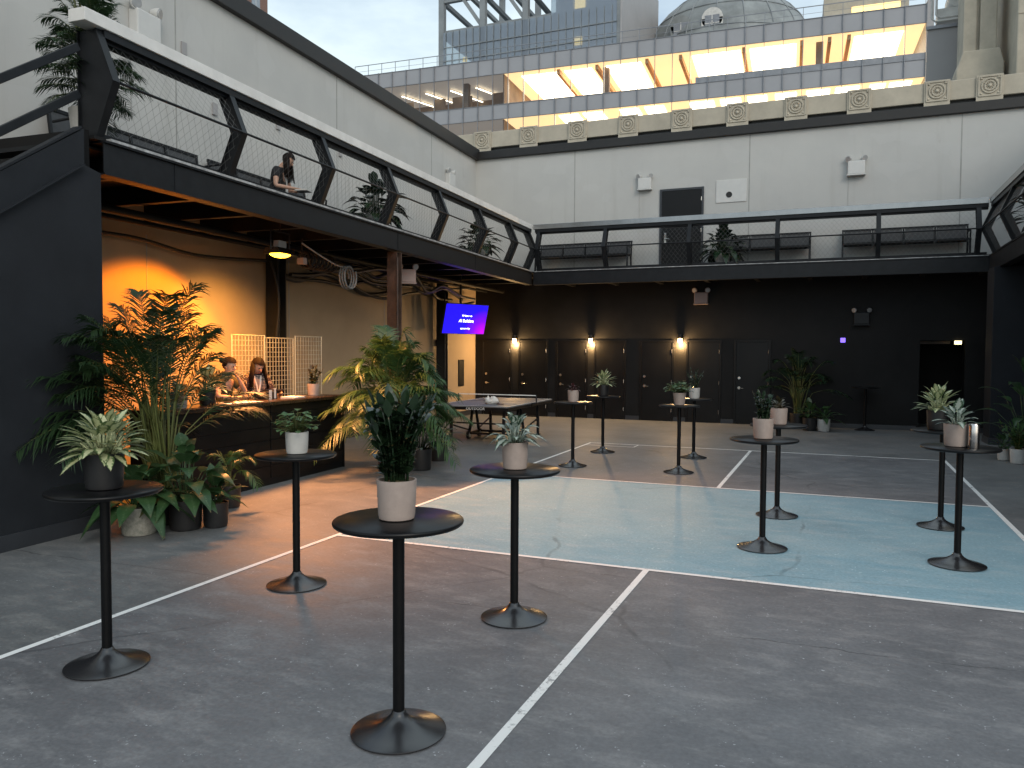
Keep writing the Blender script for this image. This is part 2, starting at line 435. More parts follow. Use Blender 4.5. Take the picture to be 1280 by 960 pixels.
M['brick'] = mat('red_brown_brick', (.24, .14, .11), .85, var=.15, vs=8)
M['winb'] = mat('tower_window_glass', (.30, .34, .38), .15, spec=.8)
M['amberin'] = mat('amber_interior', (.72, .42, .20), .7, var=.1, vs=.6)
M['brownin'] = mat('brown_interior', (.30, .22, .16), .8, var=.2, vs=.5)
M['structgrey'] = mat('grey_structural_steel', (.24, .26, .27), .5, var=.15, vs=.5)
M['tvk'] = mat('tv_black_plastic', (.012, .012, .014), .3)
M['glow_w'] = emit('warm_lamp_glow', (1.0, .62, .24), 26)
M['glow_h'] = emit('heat_lamp_glow', (1.0, .52, .03), 9)
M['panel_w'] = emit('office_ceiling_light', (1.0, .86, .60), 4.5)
M['amber_w'] = emit('warm_lit_ceiling', (1.0, .69, .34), 1.0)  # ceiling glows by itself in place of light from the panels
M['exit_w'] = emit('small_exit_light', (1.0, .85, .45), 2.5)
M['purple'] = emit('purple_indicator', (.20, .12, .85), 1.6)
M['win_y'] = emit('lit_tower_window', (1.0, .70, .25), 1.3)
M['text'] = emit('screen_lettering', (.85, .85, 1.0), 2.2)

def glassmat(name, tint, refl_rough=.03, base=.12, ior=1.3):
    m, nt, N, L, b = newmat(name)
    N.remove(b)
    t = N.new('ShaderNodeBsdfTransparent'); t.inputs[0].default_value = (*tint, 1)
    g = N.new('ShaderNodeBsdfGlossy'); g.inputs['Roughness'].default_value = refl_rough; g.inputs[0].default_value = (.84, .88, .95, 1)
    f = N.new('ShaderNodeFresnel'); f.inputs[0].default_value = ior
    a = N.new('ShaderNodeMath'); a.operation = 'ADD'; a.inputs[1].default_value = base; a.use_clamp = True
    L.new(f.outputs[0], a.inputs[0])
    ms = N.new('ShaderNodeMixShader'); L.new(a.outputs[0], ms.inputs[0]); L.new(t.outputs[0], ms.inputs[1]); L.new(g.outputs[0], ms.inputs[2])
    L.new(ms.outputs[0], N['Material Output'].inputs['Surface'])
    return m
M['glass'] = glassmat('office_window_glass', (.90, .93, .96), base=.0, ior=1.22)
M['glassd'] = glassmat('tower_screen_glass', (.62, .66, .67), .35, .22, 1.25)
CLOUD = (5.4, 6.35, 6.75); SKYS = .12; EXPO = 0.42
# ------------------------------------------------------------------ setting: ground and court markings
def sheet(name, mt, x0, x1, y0, y1, z, rz=0):
    m = MB(); m.quad((x0, y0, z), (x1, y0, z), (x1, y1, z), (x0, y1, z))
    o = m.build(name, mt)
    o['kind'] = 'structure'
    return o
sheet('ground', M['ground'], -250, 250, -120, 300, 0)
CX0, CX1, CXM = -4.42, 1.72, -1.395
Y0, YA, YB, YC = 1.95, 6.30, 10.52, 14.80
sheet('court', M['court'], CX0, CX1, Y0, YA, .004)
sheet('court', M['court'], CX0, CX1, YB, YC, .004)
sheet('court_band', M['blue'], CX0, CX1, YA, YB, .004)
lw = .026
def line(x0, x1, y0, y1): return sheet('court_line', M['line'], x0, x1, y0, y1, .008)
line(CX0 - lw, CX0 + lw, Y0, YC + lw)
line(CX1 - lw, CX1 + lw, Y0, YC + lw)
for y in (YA, YB, YC): line(CX0 + lw, CX1 - lw, y - lw, y + lw)
line(CXM - lw, CXM + lw, Y0, YA - lw); line(CXM - lw, CXM + lw, YB + lw, YC - lw)
line(CX0 + lw, -3.48, 14.42 - lw * .7, 14.42 + lw * .7); line(-3.48, -3.48 + lw, 14.42 - lw * .7, YC - lw)

# ------------------------------------------------------------------ frames
OL = Vector((-6.78, 5.80, 0)); KA = math.atan(.045)
cA, sA = math.cos(KA), math.sin(KA)
def LW(o, s, z=0.0):
    """bar-side frame: o out towards the court, s along the balcony"""
    return Vector((OL.x + o * cA - s * sA, OL.y + o * sA + s * cA, z))
YBK = 20.4                 # rear wall face
ZB, ZT = 3.53, 3.865        # balcony edge beam
WO = -2.11                 # wall behind the bar (o)
SE = 14.75                 # length of that wall along s
ZD = 3.90

# ---- upper pale walls + coping
def wallthing(name, label, loc=(0, 0, 0), rz=0): return thing(name, label, 'wall', loc, rz)
w = wallthing('rear_wall', 'long wall across the back, pale above the balcony and black below it')
bx('upper_wall', M['pale'], w, -9.9, 6.5, YBK, YBK + .3, ZD, 7.20)
m = MB()
for x in (-6.61, -2.07, 2.53): m.box(x - .012, x + .012, YBK - .003, YBK, ZD, 7.2)
m.build('wall_joint', M['seam'], w)
bx('coping', M['coping'], w, -9.62, 6.5, YBK - .10, YBK + .42, 7.2, 7.42, bevel=.01)
m = MB()
DOOR = [(-9.28, -8.47), (-8.17, -7.38), (-7.05, -6.24), (-5.97, -5.19), (-4.72, -3.92), (-3.51, -2.72), (-2.31, -1.53)]
ZDOOR = 2.06
# black lower wall, with an opening on the right
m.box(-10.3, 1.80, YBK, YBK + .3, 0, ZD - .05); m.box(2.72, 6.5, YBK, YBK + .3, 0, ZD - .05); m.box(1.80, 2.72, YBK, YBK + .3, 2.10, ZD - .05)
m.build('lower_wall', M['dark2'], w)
m = MB(); ed = [-10.2] + [e for d in DOOR for e in (d[0] - .05, d[1] + .05)] + [1.76]
for i in range(0, len(ed), 2):
    if ed[i + 1] - ed[i] > .02: m.box(ed[i], ed[i + 1], YBK - .018, YBK, 0, .11)
m.box(2.76, 4.2, YBK - .018, YBK, 0, .11)
m.build('baseboard', M['base'], w)
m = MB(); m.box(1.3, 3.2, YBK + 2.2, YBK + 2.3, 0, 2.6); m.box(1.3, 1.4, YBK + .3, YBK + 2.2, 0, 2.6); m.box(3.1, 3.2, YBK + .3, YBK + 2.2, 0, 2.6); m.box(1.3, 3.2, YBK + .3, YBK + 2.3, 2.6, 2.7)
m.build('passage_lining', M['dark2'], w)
bx('lintel_strip', M['rust'], w, 1.83, 2.45, YBK + .31, YBK + .36, 2.02, 2.09)  # warm light on the header put into a brown colour

w = wallthing('bar_wall', 'tall pale side wall rising behind the bar, beige below the balcony deck', OL, KA)
bx('upper_wall', M['pale'], w, WO - .3, WO, -9, SE, ZD, 7.20)
m = MB()
for s in (3.2, 7.5, 11.8): m.box(WO, WO + .003, s - .012, s + .012, ZD, 7.2)
m.build('wall_joint', M['seam'], w)
bx('coping', M['coping'], w, WO - .42, WO + .10, -9, SE - .02, 7.2, 7.50, bevel=.01)
bx('lower_wall', M['beige'], w, WO - .3, WO, -6, SE, 0, ZD - .05)
bx('baseboard', M['base'], w, WO, WO + .018, -6, SE - .1, 0, .14)
m = MB()
for s in (2.6, 5.9, 9.4, 12.1): m.box(WO, WO + .004, s - .01, s + .01, .14, 3.4)
m.build('wall_joint', M['seam'], w)
m = MB()
for s, z in ((4.0, 5.55), (5.6, 5.75), (7.6, 5.75), (3.35, 6.25)):
    m.box(WO, WO + .03, s - .05, s + .05, z - .09, z + .09)
m.build('vent_plate', M['greypanel'], w)

w = thing('stair_wall', 'charcoal wall under the stair beside the bar plants', 'wall', OL, KA)
# wall below the stringer: rises with the stair (slope .70)
SL = .70
def zst(s): return 3.914 + SL * (s + .33)
m = MB(); s1 = -.30; s0 = -5.0
m.prism([(0, -.1, 0), (0, s0, 0), (0, s0, max(.1, zst(s0) - .36)), (0, s1, zst(s1) - .36), (0, -.1, 3.53), ], (-.25, 0, 0))
m.build('wall_panel', M['dark'], w)
m = MB(); m.box(-2.1, -.251, -.20, -.1, 0, 3.5); m.build('end_wall', M['dark'], w)
bx('baseboard', M['base'], w, 0, .016, s0, -.1, 0, .145, bevel=.004)

st = thing('stair', 'dark steel stair with sloping handrails climbing to the balcony', 'stair', OL, KA)
m = MB(); a = -6.0
m.prism([(.012, a, max(.0, zst(a))), (.012, a, max(-.4, zst(a) - .36)), (.012, -.30, zst(-.30) - .36), (.012, -.30, zst(-.33))], (-.05, 0, 0))
m.bar((-.03, a, zst(a) + .01), (-.03, -.33, zst(-.33) + .01), .10, .02)
m.bar((.03, a, zst(a) - .35), (.03, -.33, zst(-.33) - .35), .06, .012)
m.prism([(-1.25, a, zst(a)), (-1.25, a, zst(a) - .36), (-1.25, -.30, zst(-.30) - .36), (-1.25, -.30, zst(-.33))], (-.05, 0, 0))
m.build('stringer', M['dark'], st)
m = MB(); ns = 20
for i in range(ns):
    s = -.45 - i * .27; z = zst(s) - .12
    if z > .1: m.box(-1.25, -.04, s - .15, s + .13, z - .04, z)
m.build('tread', M['steel'], st)
for dz in (0, -.45):
    m = MB(); z0 = 4.68 + dz
    m.bar((-.07, -.28, z0 + .03), (-.07, -5.4, z0 - SL * 5.1), .045, .075)
    m.build('handrail', M['steel'], st, bevel=.006)
m = MB()
for s in (-2.4, -4.4): m.bar((-.07, s, zst(s)), (-.07, s, zst(s) + 1.0), .05, .05, up=(0, 1, 0))
m.build('rail_post', M['steel'], st)

# ------------------------------------------------------------------ balconies
b = thing('balcony', 'dark steel balcony above the bar, on a deep edge beam', 'balcony', OL, KA)
m = MB(); m.box(-.012, 0, -.06, 13.45, ZB, ZT); m.box(-.16, .015, -.06, 13.44, ZB, ZB + .02); m.box(-.16, .03, -.06, 13.44, ZT - .02, ZT)
for s in (.9, 6.1, 9.6): m.box(-.15, .006, s - .012, s + .012, ZB + .02, ZT - .02)
m.build('edge_beam', M['steel'], b)
bx('edge_trim', M['steelh'], b, -.03, .035, 0.0, 13.4, ZT + .002, ZT + .028)
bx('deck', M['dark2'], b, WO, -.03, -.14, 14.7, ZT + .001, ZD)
for s in (.3, 1.5, 2.6, 3.7, 4.8, 6.0, 7.2, 8.4, 9.6, 10.8, 12.0, 13.2): bx('joist', M['steel'], b, WO + .002, -.162, s - .04, s + .04, 3.57, 3.80)
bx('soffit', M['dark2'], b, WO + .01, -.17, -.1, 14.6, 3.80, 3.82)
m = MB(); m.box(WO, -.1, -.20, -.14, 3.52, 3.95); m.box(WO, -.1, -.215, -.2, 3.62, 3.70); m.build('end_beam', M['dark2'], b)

YR = 19.2
b2 = thing('balcony', 'dark balcony running along the rear wall above the doors', 'balcony')
m = MB(); m.box(-7.33, 2.96, YR, YR + .012, ZB, ZT); m.box(-7.33, 2.96, YR - .015, YR + .16, ZB, ZB + .02); m.box(-7.33, 2.96, YR - .015, YR + .16, ZT - .02, ZT)
m.build('edge_beam', M['steel'], b2)
bx('edge_trim', M['steelh'], b2, -7.3, 2.94, YR - .02, YR + .03, ZT + .002, ZT + .016)
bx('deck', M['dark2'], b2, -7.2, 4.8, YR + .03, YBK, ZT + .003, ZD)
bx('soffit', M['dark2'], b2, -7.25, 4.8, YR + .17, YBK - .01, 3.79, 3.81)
for i in range(9): x = -6.6 + i * 1.2; bx('joist', M['steel'], b2, x - .05, x + .05, YR + .17, YBK - .01, 3.56, 3.79)

XR = 2.95
b3 = thing('balcony', 'dark balcony over the corner pier, seen only at the frame edge', 'balcony')
m = MB(); m.box(XR, XR + .012, 6.0, YR, ZB - .02, ZT); m.box(XR - .015, XR + .16, 6.0, YR, ZB - .02, ZB); m.box(XR - .015, XR + .16, 6.0, YR, ZT - .02, ZT)
m.build('edge_beam', M['steel'], b3)
bx('deck', M['dark2'], b3, XR + .03, 4.8, 6.0, YR + .03, ZT + .005, ZD)
bx('upper_side_wall', M['pale'], b3, 4.8, 5.1, 6.0, YBK, ZD, 7.2)
w = thing('side_wall', 'charcoal side wall beneath the balcony at the frame edge', 'wall')
bx('wall_panel', M['dark'], w, 4.6, 4.85, 6.0, YBK, 0, ZT)

pr = thing('corner_pier', 'wide charcoal pier carrying the corner of the balconies', 'pier')
bx('shaft', M['dark'], pr, 2.84, 4.6, 17.9, 18.6, 0, ZB - .021, bevel=.012)
m = MB(); m.box(2.82, 4.6, 17.88, 17.9, 0, .13); m.box(2.82, 2.84, 17.9, 18.6, 0, .13); m.build('baseboard', M['base'], pr)

# ------------------------------------------------------------------ railings
ZC0, ZC1 = 4.965, 5.09
OUT = [(-.07, ZD - .03), (.17, 4.42), (-.05, 4.955)]
def post_mesh(endplate=False):
    m = MB(); t = .022
    inn = [(-.225, ZD - .03), (.015, 4.42), (-.205, 4.955)] if not endplate else [(-.27, ZD - .03), (-.27, 4.42), (-.27, 4.955)]
    # web plate in the o-z plane
    poly = [OUT[0], OUT[1], OUT[2], inn[2], inn[1], inn[0]]
    q = [[OUT[0], OUT[1], inn[1], inn[0]], [OUT[1], OUT[2], inn[2], inn[1]]]
    for a in q: m.prism([(o, -t, z) for o, z in a], (0, 2 * t, 0))
    for P_, dd in ((OUT, .006), (inn, -.006)):
        for i in range(2):
            a, c = P_[i], P_[i + 1]
            m.bar((a[0] + dd, 0, a[1]), (c[0] + dd, 0, c[1]), .09, .012, up=(1, 0, 0))
    return m.build('post', M['steel'])
def railing(label, loc, rz, length, ss, mirror=1, capmat='cap', endplate=False, z_off=(0, 0)):
    r = thing('balcony_railing', label, 'railing', loc, rz)
    base = post_mesh(); first = True
    for i, s in enumerate(ss):
        if i == 0 and endplate: p = post_mesh(True)
        elif first: p = base; first = False
        else: p = base.copy(); COL.objects.link(p)
        p.parent = r; p.location = (0, s, 0); p.scale = (mirror, 1, 1)
    k = mirror
    def X(o): return o * k
    def xb(nm, mt, o0, o1, s0, s1, z0, z1, bevel=0.0):
        a, c = sorted((X(o0), X(o1)))
        return bx(nm, mt, r, a, c, s0, s1, z0, z1, bevel=bevel)
    xb('cap_rail', M[capmat], -.20, .015, -.27 if endplate else -.06, length, ZC0, ZC1, .006)
    m = MB()
    m.bar((X(-.12), -.02, 4.905), (X(-.12), length, 4.905), .12, .10); m.bar((X(-.03), -.02, 4.925), (X(-.03), length, 4.925), .045, .075)
    m.build('top_rail', M['steel'], r)
    m = MB(); m.tube([(X(.165), 0, 4.425), (X(.165), length, 4.425)], .016, 8); m.build('mid_rail', M['steel'], r)
    m = MB(); m.bar((X(-.12), 0, ZD + .03), (X(-.12), length, ZD + .03), .06, .05); m.build('bottom_rail', M['steel'], r)
    # wire mesh panels between the posts (kinked like the posts)
    for i in range(len(ss) - 1):
        m = MB(); a, c = ss[i] + .03, ss[i + 1] - .03
        for (oa, za), (ob, zb) in (((-.10, ZD + .05), (.12, 4.41)), ((.12, 4.44), (-.08, 4.87))):
            h = math.hypot(ob - oa, zb - za); step = .105
            for sg in (1, -1):
                n = int((c - a + h) / step) + 2
                for j in range(n):
                    s_ = a - (h if sg > 0 else 0) + j * step
                    # line from (s_,0) to (s_+sg*h*.75,h) in panel coordinates, clipped to a..c
                    p0, p1 = (s_, 0.0), (s_ + sg * h * .75, h)
                    t0, t1 = 0.0, 1.0
                    dx = p1[0] - p0[0]
                    for lo, hi in (((a - p0[0]) / dx, (c - p0[0]) / dx),):
                        if lo > hi: lo, hi = hi, lo
                        t0, t1 = max(t0, lo), min(t1, hi)
                    if t1 - t0 < .02: continue
                    q = []
                    for t in (t0, t1):
                        f = t
                        q.append((X(oa + (ob - oa) * f), p0[0] + dx * t, za + (zb - za) * f))
                    m.tube(q, .0014, 3, cap=False)
        m.build('mesh_panel', M['wire'], r)
    return r
SS = [-.06, 1.86, 3.82, 5.78, 7.80, 9.85, 11.85, 13.30]
railing('kinked steel railing with wire mesh along the balcony above the bar', OL, KA, 13.42, SS, 1, 'capl', True)
# rear railing: local y runs along +X, local +x points to -Y (towards the court)
railing('long straight mesh railing across the rear balcony', (-7.28, YR, 0), -math.pi / 2, 10.2,
        [.08, 1.87, 3.97, 5.98, 8.10, 10.02], 1, 'cap')
railing('short stretch of kinked railing at the frame edge over the corner pier', (XR, 9.0, 0), 0, 10.2, [.2, 2.2, 4.2, 6.2, 8.1, 10.05], -1, 'cap')

# ------------------------------------------------------------------ columns, pipes under the balcony
def column(name, label, o, s, wd, mt, z1=3.5, o2=None):
    c = thing(name, label, 'column', LW(o, s), KA)
    m = MB(); h = wd / 2
    m.box(-h, h, -h, -h + .022, 0.012, z1); m.box(-h, h, h - .022, h, 0.012, z1); m.box(-.012, .012, -h + .022, h - .022, 0.012, z1)
    m.build('shaft', mt, c)
    m = MB(); m.box(-h - .05, h + .05, -h - .05, h + .05, 0, .012); m.build('base_plate', mt, c)
    m = MB(); m.tube([(h + .03, -h - .03, .3), (h + .03, -h - .03, z1 - .1)], .018, 8); m.build('conduit', mt, c)
    return c
column('steel_column', 'thick dark steel column behind the wire grid panels', -1.90, 5.25, .24, M['steel'])
column('steel_column', 'rusty brown steel column rising behind the big palm', -.10, 6.15, .19, M['rust'])
column('steel_column', 'black steel column below the video screen', -1.90, 12.0, .22, M['steel'], 3.5)

# ------------------------------------------------------------------ doors, sconces, wall lamps
def make_door(lever=True):
    d = thing('door', 'black flush door in the rear wall', 'door', (0, 0, 0), 0, 'black doors in the rear wall')
    m = MB(); W = .80; t = .05
    m.box(-.05, 0, -.035, 0, 0, ZDOOR + .05); m.box(W, W + .05, -.035, 0, 0, ZDOOR + .05); m.box(0, W, -.035, 0, ZDOOR, ZDOOR + .05)
    m.build('door_frame', M['door'], d, bevel=.004)
    bx('leaf_panel', M['door'], d, .006, W - .006, -.022, -.001, .012, ZDOOR - .006)
    m = MB()
    for z in (.28, 1.02, 1.82): m.tube([(W - .003, -.04, z - .05), (W - .003, -.04, z + .05)], .010, 8)
    m.build('hinge', M['chrome'], d)
    m = MB()
    m.tube([(.085, -.022, 1.16), (.085, -.045, 1.16)], .034, 16); m.build('deadbolt', M['chrome'], d, smooth=40)
    m = MB(); m.tube([(.085, -.022, .91), (.085, -.04, .91)], .036, 16); m.tube([(.085, -.03, .91), (.085, -.07, .91), (.10, -.08, .908), (.20, -.08, .90)], [.013, .012, .012, .009], 8)
    m.build('lever_handle', M['chrome'], d, smooth=40)
    return d
dlab = ['black flush door farthest towards the bar wall, nearest the video screen', 'black door just past the first sconce, behind the ping pong net',
        'black door behind the pot of dark red leaves', 'black door behind the pale starry plant on the far table',
        'black door before the third sconce, left of its light', 'black door past the third sconce, behind the dark sprigs',
        'black door farthest from the bar, beside the dark palm']
d0 = make_door()
for i, (x0, x1) in enumerate(DOOR):
    o = d0 if i == 0 else copy_tree(d0)
    o.location = (x0, YBK, 0); o['label'] = dlab[i]; o.scale = ((x1 - x0) / .8, 1, 1)

def sconce(x, label):
    t = thing('wall_sconce', label, 'wall lamp', (x, YBK, 2.10), 0, 'sconces between the black doors')
    m = MB(); m.box(-.05, .05, -.03, 0, -.02, .16); m.tube([(0, -.03, .12), (0, -.07, .12)], .012, 8)
    m.lathe([(.001, .15), (.055, .15), (.06, .13), (.06, .055), (.05, .055), (.001, .07)], 20, (0, -.075, 0))
    m.build('bracket', M['steel'], t, smooth=40)
    m = MB(); m.lathe([(.001, .05), (.045, .05), (.05, .03), (.05, -.045), (.042, -.06), (.001, -.06)], 20, (0, -.075, 0))
    m.build('lamp_glass', M['glow_w'], t, smooth=40)
    li = bpy.data.lights.new('sconce_light', 'POINT'); li.energy = 80; li.color = (1, .60, .25); li.shadow_soft_size = .05
    lo = bpy.data.objects.new('sconce_light', li); link(lo, t); lo.location = (0, -.13, -.12)
    return t
sconce(-8.32, 'lit sconce between the two doors behind the ping pong table')
sconce(-6.10, 'lit sconce above the pale starry plant')
sconce(-3.71, 'lit sconce above the bushy plant on its far table')

def emergency(loc, rz, label, mt, sc=1.0):
    t = thing('emergency_light', label, 'emergency light', loc, rz, 'twin-head emergency lights')
    if loc[2] > 5:
        m = MB(); m.box(-.155, -.149, -.006, -.001, -.95, -.17); m.build('conduit', M['seam'], t)
    m = MB(); m.box(-.17, .17, -.13, 0, -.14, .14); m.build('battery_box', mt, t, bevel=.015)
    m = MB(); m.box(-.185, .185, -.145, -.001, -.165, -.142); m.build('base_lip', mt, t)
    for sg in (-1, 1):
        m = MB(); c = V(sg * .15, -.07, .20)
        m.tube([(sg * .13, -.06, .14), (sg * .15, -.06, .20)], .012, 6)
        d = V(sg * .35, -1, -.25).normalized()
        m.tube([c + d * -.05, c + d * .0, c + d * .05], [.035, .06, .068], 14)
        h = m.build('lamp_head', mt, t, smooth=40)
        m = MB(); m.tube([c + d * .051, c + d * .056], [.056, .052], 14); m.build('lens', M['lamp_lens'], h, smooth=40)
    t.scale = (sc,) * 3
    return t
emergency((-4.68, YBK, 6.17), 0, 'white emergency light on the pale rear wall above the black upper door', M['white'])
emergency((.36, YBK, 6.16), 0, 'white emergency light on the pale rear wall above the longest bench', M['white'], 1.1)
emergency((-3.19, YBK, 3.18), 0, 'faded pink emergency light on the black wall under the balcony', M['pink'])
emergency((.55, YBK, 2.62), 0, 'black emergency light on the black wall above the purple indicator', M['steel'])
emergency(LW(WO, 2.55, 6.25), KA + math.pi / 2, 'big white emergency light on the bar wall above the balcony plant', M['white'], 1.25)
emergency(LW(WO, 12.8, 6.27), KA + math.pi / 2, 'white emergency light on the bar wall close to the far corner', M['white'], 1.05)
emergency(LW(-.5, 7.4, 3.22), KA + .6, 'tan emergency light hung under the balcony by the rusty column', M['pink'], .9)

t = thing('upper_door', 'black door on the rear balcony between the benches', 'door', (-4.24, YBK, ZD))
m = MB(); m.box(-.05, 0, -.03, 0, 0, 2.1); m.box(1.02, 1.07, -.03, 0, 0, 2.1); m.box(0, 1.02, -.03, 0, 2.05, 2.1); m.build('door_frame', M['base'], t)
bx('leaf_panel', M['door'], t, .005, 1.015, -.02, -.001, .01, 2.045)
m = MB(); m.tube([(.1, -.02, .82), (.1, -.06, .82), (.14, -.07, .82), (.22, -.07, .81)], .013, 8); m.box(.07, .13, -.026, -.02, .70, .98); m.build('lever_handle', M['chrome'], t, smooth=40)
m = MB()
for z in (.3, 1.0, 1.8): m.tube([(1.012, -.03, z - .05), (1.012, -.03, z + .05)], .012, 8)
m.build('hinge', M['chrome'], t)
t = thing('access_panel', 'square pale access panel with a dark hole beside the upper door', 'panel', (-2.50, YBK, 5.84))
bx('cover', M['white'], t, -.37, .37, -.018, -.001, -.28, .28, bevel=.005)
m = MB(); m.tube([(-.05, -.018, -.09), (-.05, -.024, -.09)], .075, 18); m.build('hole', M['cable'], t)
t = tag(bx('purple_indicator', M['purple'], None, .10, .21, YBK - .03, YBK, 2.05, 2.16, bevel=.01), 'small glowing purple square on the black rear wall', 'wall reader')
m = MB(); m.box(2.50, 2.64, YBK - .05, YBK - .001, 2.01, 2.09)
tag(m.build('exit_light', M['exit_w']), 'small square exit light over the dark passage opening', 'exit light')

# ------------------------------------------------------------------ benches on the balcony
def make_bench(nseg, segw):
    L_ = nseg * segw
    t = thing('metal_bench', 'bench', 'bench', (0, 0, 0), 0, 'grey mesh benches on the balconies')
    m = MB()
    for x in (0, L_):
        m = MB(); m.bar((x, -.50, 0), (x, -.46, .42), .04, .04, up=(1, 0, 0)); m.build('leg', M['steel'], t)
        m = MB(); m.bar((x, -.06, 0), (x, -.10, .42), .04, .04, up=(1, 0, 0)); m.build('leg', M['steel'], t)
    for x in (0, L_):
        m = MB(); m.tube([(x, -.47, .42), (x, -.50, .60), (x, -.46, .64), (x, -.10, .62)], .018, 7); m.build('armrest', M['steel'], t)
    m = MB()
    for z, y in ((.42, -.5), (.42, -.08), (.44, -.07), (.79, -.02)): m.bar((-.02, y, z), (L_ + .02, y, z), .04, .04)
    for i in range(nseg + 1): m.bar((i * segw, -.07, .44), (i * segw, -.02, .79), .035, .035, up=(1, 0, 0))
    m.build('frame', M['steel'], t)
    m = MB()
    for i in range(nseg): m.box(i * segw + .03, (i + 1) * segw - .03, -.49, -.09, .425, .435)
    m.build('seat', M['bench'], t)
    m = MB()
    for i in range(nseg): m.prism([(i * segw + .03, -.067, .47), (i * segw + .03, -.027, .77), ((i + 1) * segw - .03, -.027, .77), ((i + 1) * segw - .03, -.067, .47)], (0, .008, 0))
    m.build('backrest', M['bench'], t)
    return t
for x, n, sw, lb in ((-7.52, 4, .63, 'grey mesh bench on the rear balcony nearest the bar wall corner'), (-2.72, 3, .70, 'grey mesh bench on the rear balcony behind the white potted plant'), (.10, 4, .645, 'longest grey mesh bench on the rear balcony near the corner pier')):
    t = make_bench(n, sw); t.location = (x, YBK - .08, ZD); t['label'] = lb
for s, n, lb in ((1.0, 4, 'grey mesh bench on the near balcony by the tall palm'), (3.75, 4, 'grey mesh bench on which the long-haired person sits')):
    t = make_bench(n, .62); t['label'] = lb
    t.location = LW(WO + .08, s, ZD); t.rotation_euler = (0, 0, KA + math.pi / 2)
# ------------------------------------------------------------------ bar
b = thing('bar_counter', 'long black plank-fronted bar counter under the orange light', 'bar', OL, KA)
B0, B1, ZBAR = .75, 4.36, 1.11
m = MB()
for z in (.09, .262, .434, .606, .778, .950):
    for a, c in ((B0 + .03, 2.55), (2.57, B1 - .03)):
        m.box(-.03, -.008, a, c, z, z + .166)
m.build('front_plank', M['plank'], b, bevel=.004)
m = MB(); m.box(-.55, -.031, B0, B0 + .03, 0, ZBAR - .05); m.box(-.55, -.0, B1 - .03, B1, 0, ZBAR - .05); m.box(-.06, -.032, B0 + .03, B1 - .03, 0.0, ZBAR - .05); m.box(-.50, -.061, B0 + .03, B1 - .03, .5, .53)
m.build('carcass', M['plank'], b)
bx('kick_board', M['door'], b, -.03, -.02, B0 + .03, B1 - .03, 0, .088)
bx('countertop', M['counter'], b, -.62, .045, B0 - .06, B1 + .08, ZBAR - .045, ZBAR, bevel=.005)

# wire grid panels behind the bar
for i, (s0, o, h, lb) in enumerate(((3.62, -1.50, 2.02, 'wire gridwall panel behind the person with folded arms, nearest the orange glow'), (4.42, -1.53, 1.99, 'middle wire gridwall panel in front of the dark steel column'), (5.22, -1.50, 2.03, 'wire gridwall panel farthest along, behind the bar pot of dark leaves'))):
    t = thing('gridwall_panel', lb, 'wire panel', LW(o, s0), KA, 'wire gridwall panels behind the bar')
    m = MB(); W = .78
    n = 10
    for k in range(n + 1): m.tube([(0, W * k / n, .05), (0, W * k / n, h)], .0052, 4)
    nz = 25
    for k in range(nz + 1): m.tube([(.006, 0, .06 + (h - .06) * k / nz), (.006, W, .06 + (h - .06) * k / nz)], .0052, 4)
    m.build('wire_mesh', M['grid'], t)
    m = MB()
    for q in ((0, 0), (0, W)): m.tube([(q[0], q[1], 0), (q[0], q[1], h + .01)], .011, 6)
    m.tube([(0, 0, h), (0, W, h)], .010, 6)
    m.build('frame', M['grid'], t)
    m = MB()
    for q in (0, W): m.bar((-.2, q, .012), (.2, q, .012), .03, .024)
    m.build('foot', M['grid'], t)

# things on the bar
t = thing('display_stand', 'small black box with white name tags on the bar', 'box', LW(-.38, 2.95, ZBAR), KA)
m = MB(); m.box(-.10, .10, -.13, .13, 0, .10); m.build('box', M['tvk'], t, bevel=.006)
m = MB(); m.box(.101, .103, -.06, .0, -.0, .13); m.box(.101, .104, .05, .09, .01, .15); m.build('name_tag', M['paper'], t)
t = thing('paper_stack', 'stack of white paper lying on the bar', 'paper', LW(-.22, 3.35, ZBAR), KA + .1)
m = MB(); m.box(-.11, .11, -.15, .15, 0, .022); m.build('sheets', M['paper'], t)
t = thing('paper_sheet', 'loose paper sheet spread on the bar before the olive shirt', 'paper', LW(-.25, 2.2, ZBAR), KA - .1)
m = MB(); m.box(-.15, .15, -.32, .32, 0, .004); m.build('sheet', M['paper'], t)

# ------------------------------------------------------------------ heat lamp and clutter under the deck
HL = LW(-.62, 3.62, 3.28)
t = thing('heat_lamp', 'glowing amber flood lamp hung under the balcony over the bar', 'lamp', HL, KA)
m = MB()
m.prism([(-.10, -.20, .0), (.10, -.20, .0), (.15, -.20, -.09), (-.15, -.20, -.09)], (0, .40, 0))
m.build('reflector', M['silver'], t)
m = MB(); m.box(-.05, .05, -.09, .09, .005, .11); m.build('gear_box', M['greypanel'], t, bevel=.008)
m = MB(); m.tube([(0, -.22, -.03), (0, -.22, .24), (0, .22, .24), (0, .22, -.03)], .012, 6); m.tube([(0, 0, .24), (0, 0, .5)], .012, 6); m.build('yoke', M['steel'], t)
m = MB(); m.lathe([(.001, -.14), (.08, -.125), (.125, -.10), (.13, -.092)], 20); q = m.build('lens', M['glow_h'], t, smooth=60); q.scale = (1, 1.35, 1)
def spot(name, loc, target, energy, col, angle, blend, size=.08):
    li = bpy.data.lights.new(name, 'SPOT'); li.energy = energy; li.color = col; li.spot_size = R(angle); li.spot_blend = blend; li.shadow_soft_size = size
    o = bpy.data.objects.new(name, li); link(o); o.location = loc
    o.rotation_euler = (Vector(target) - Vector(loc)).to_track_quat('-Z', 'Y').to_euler()
    return o
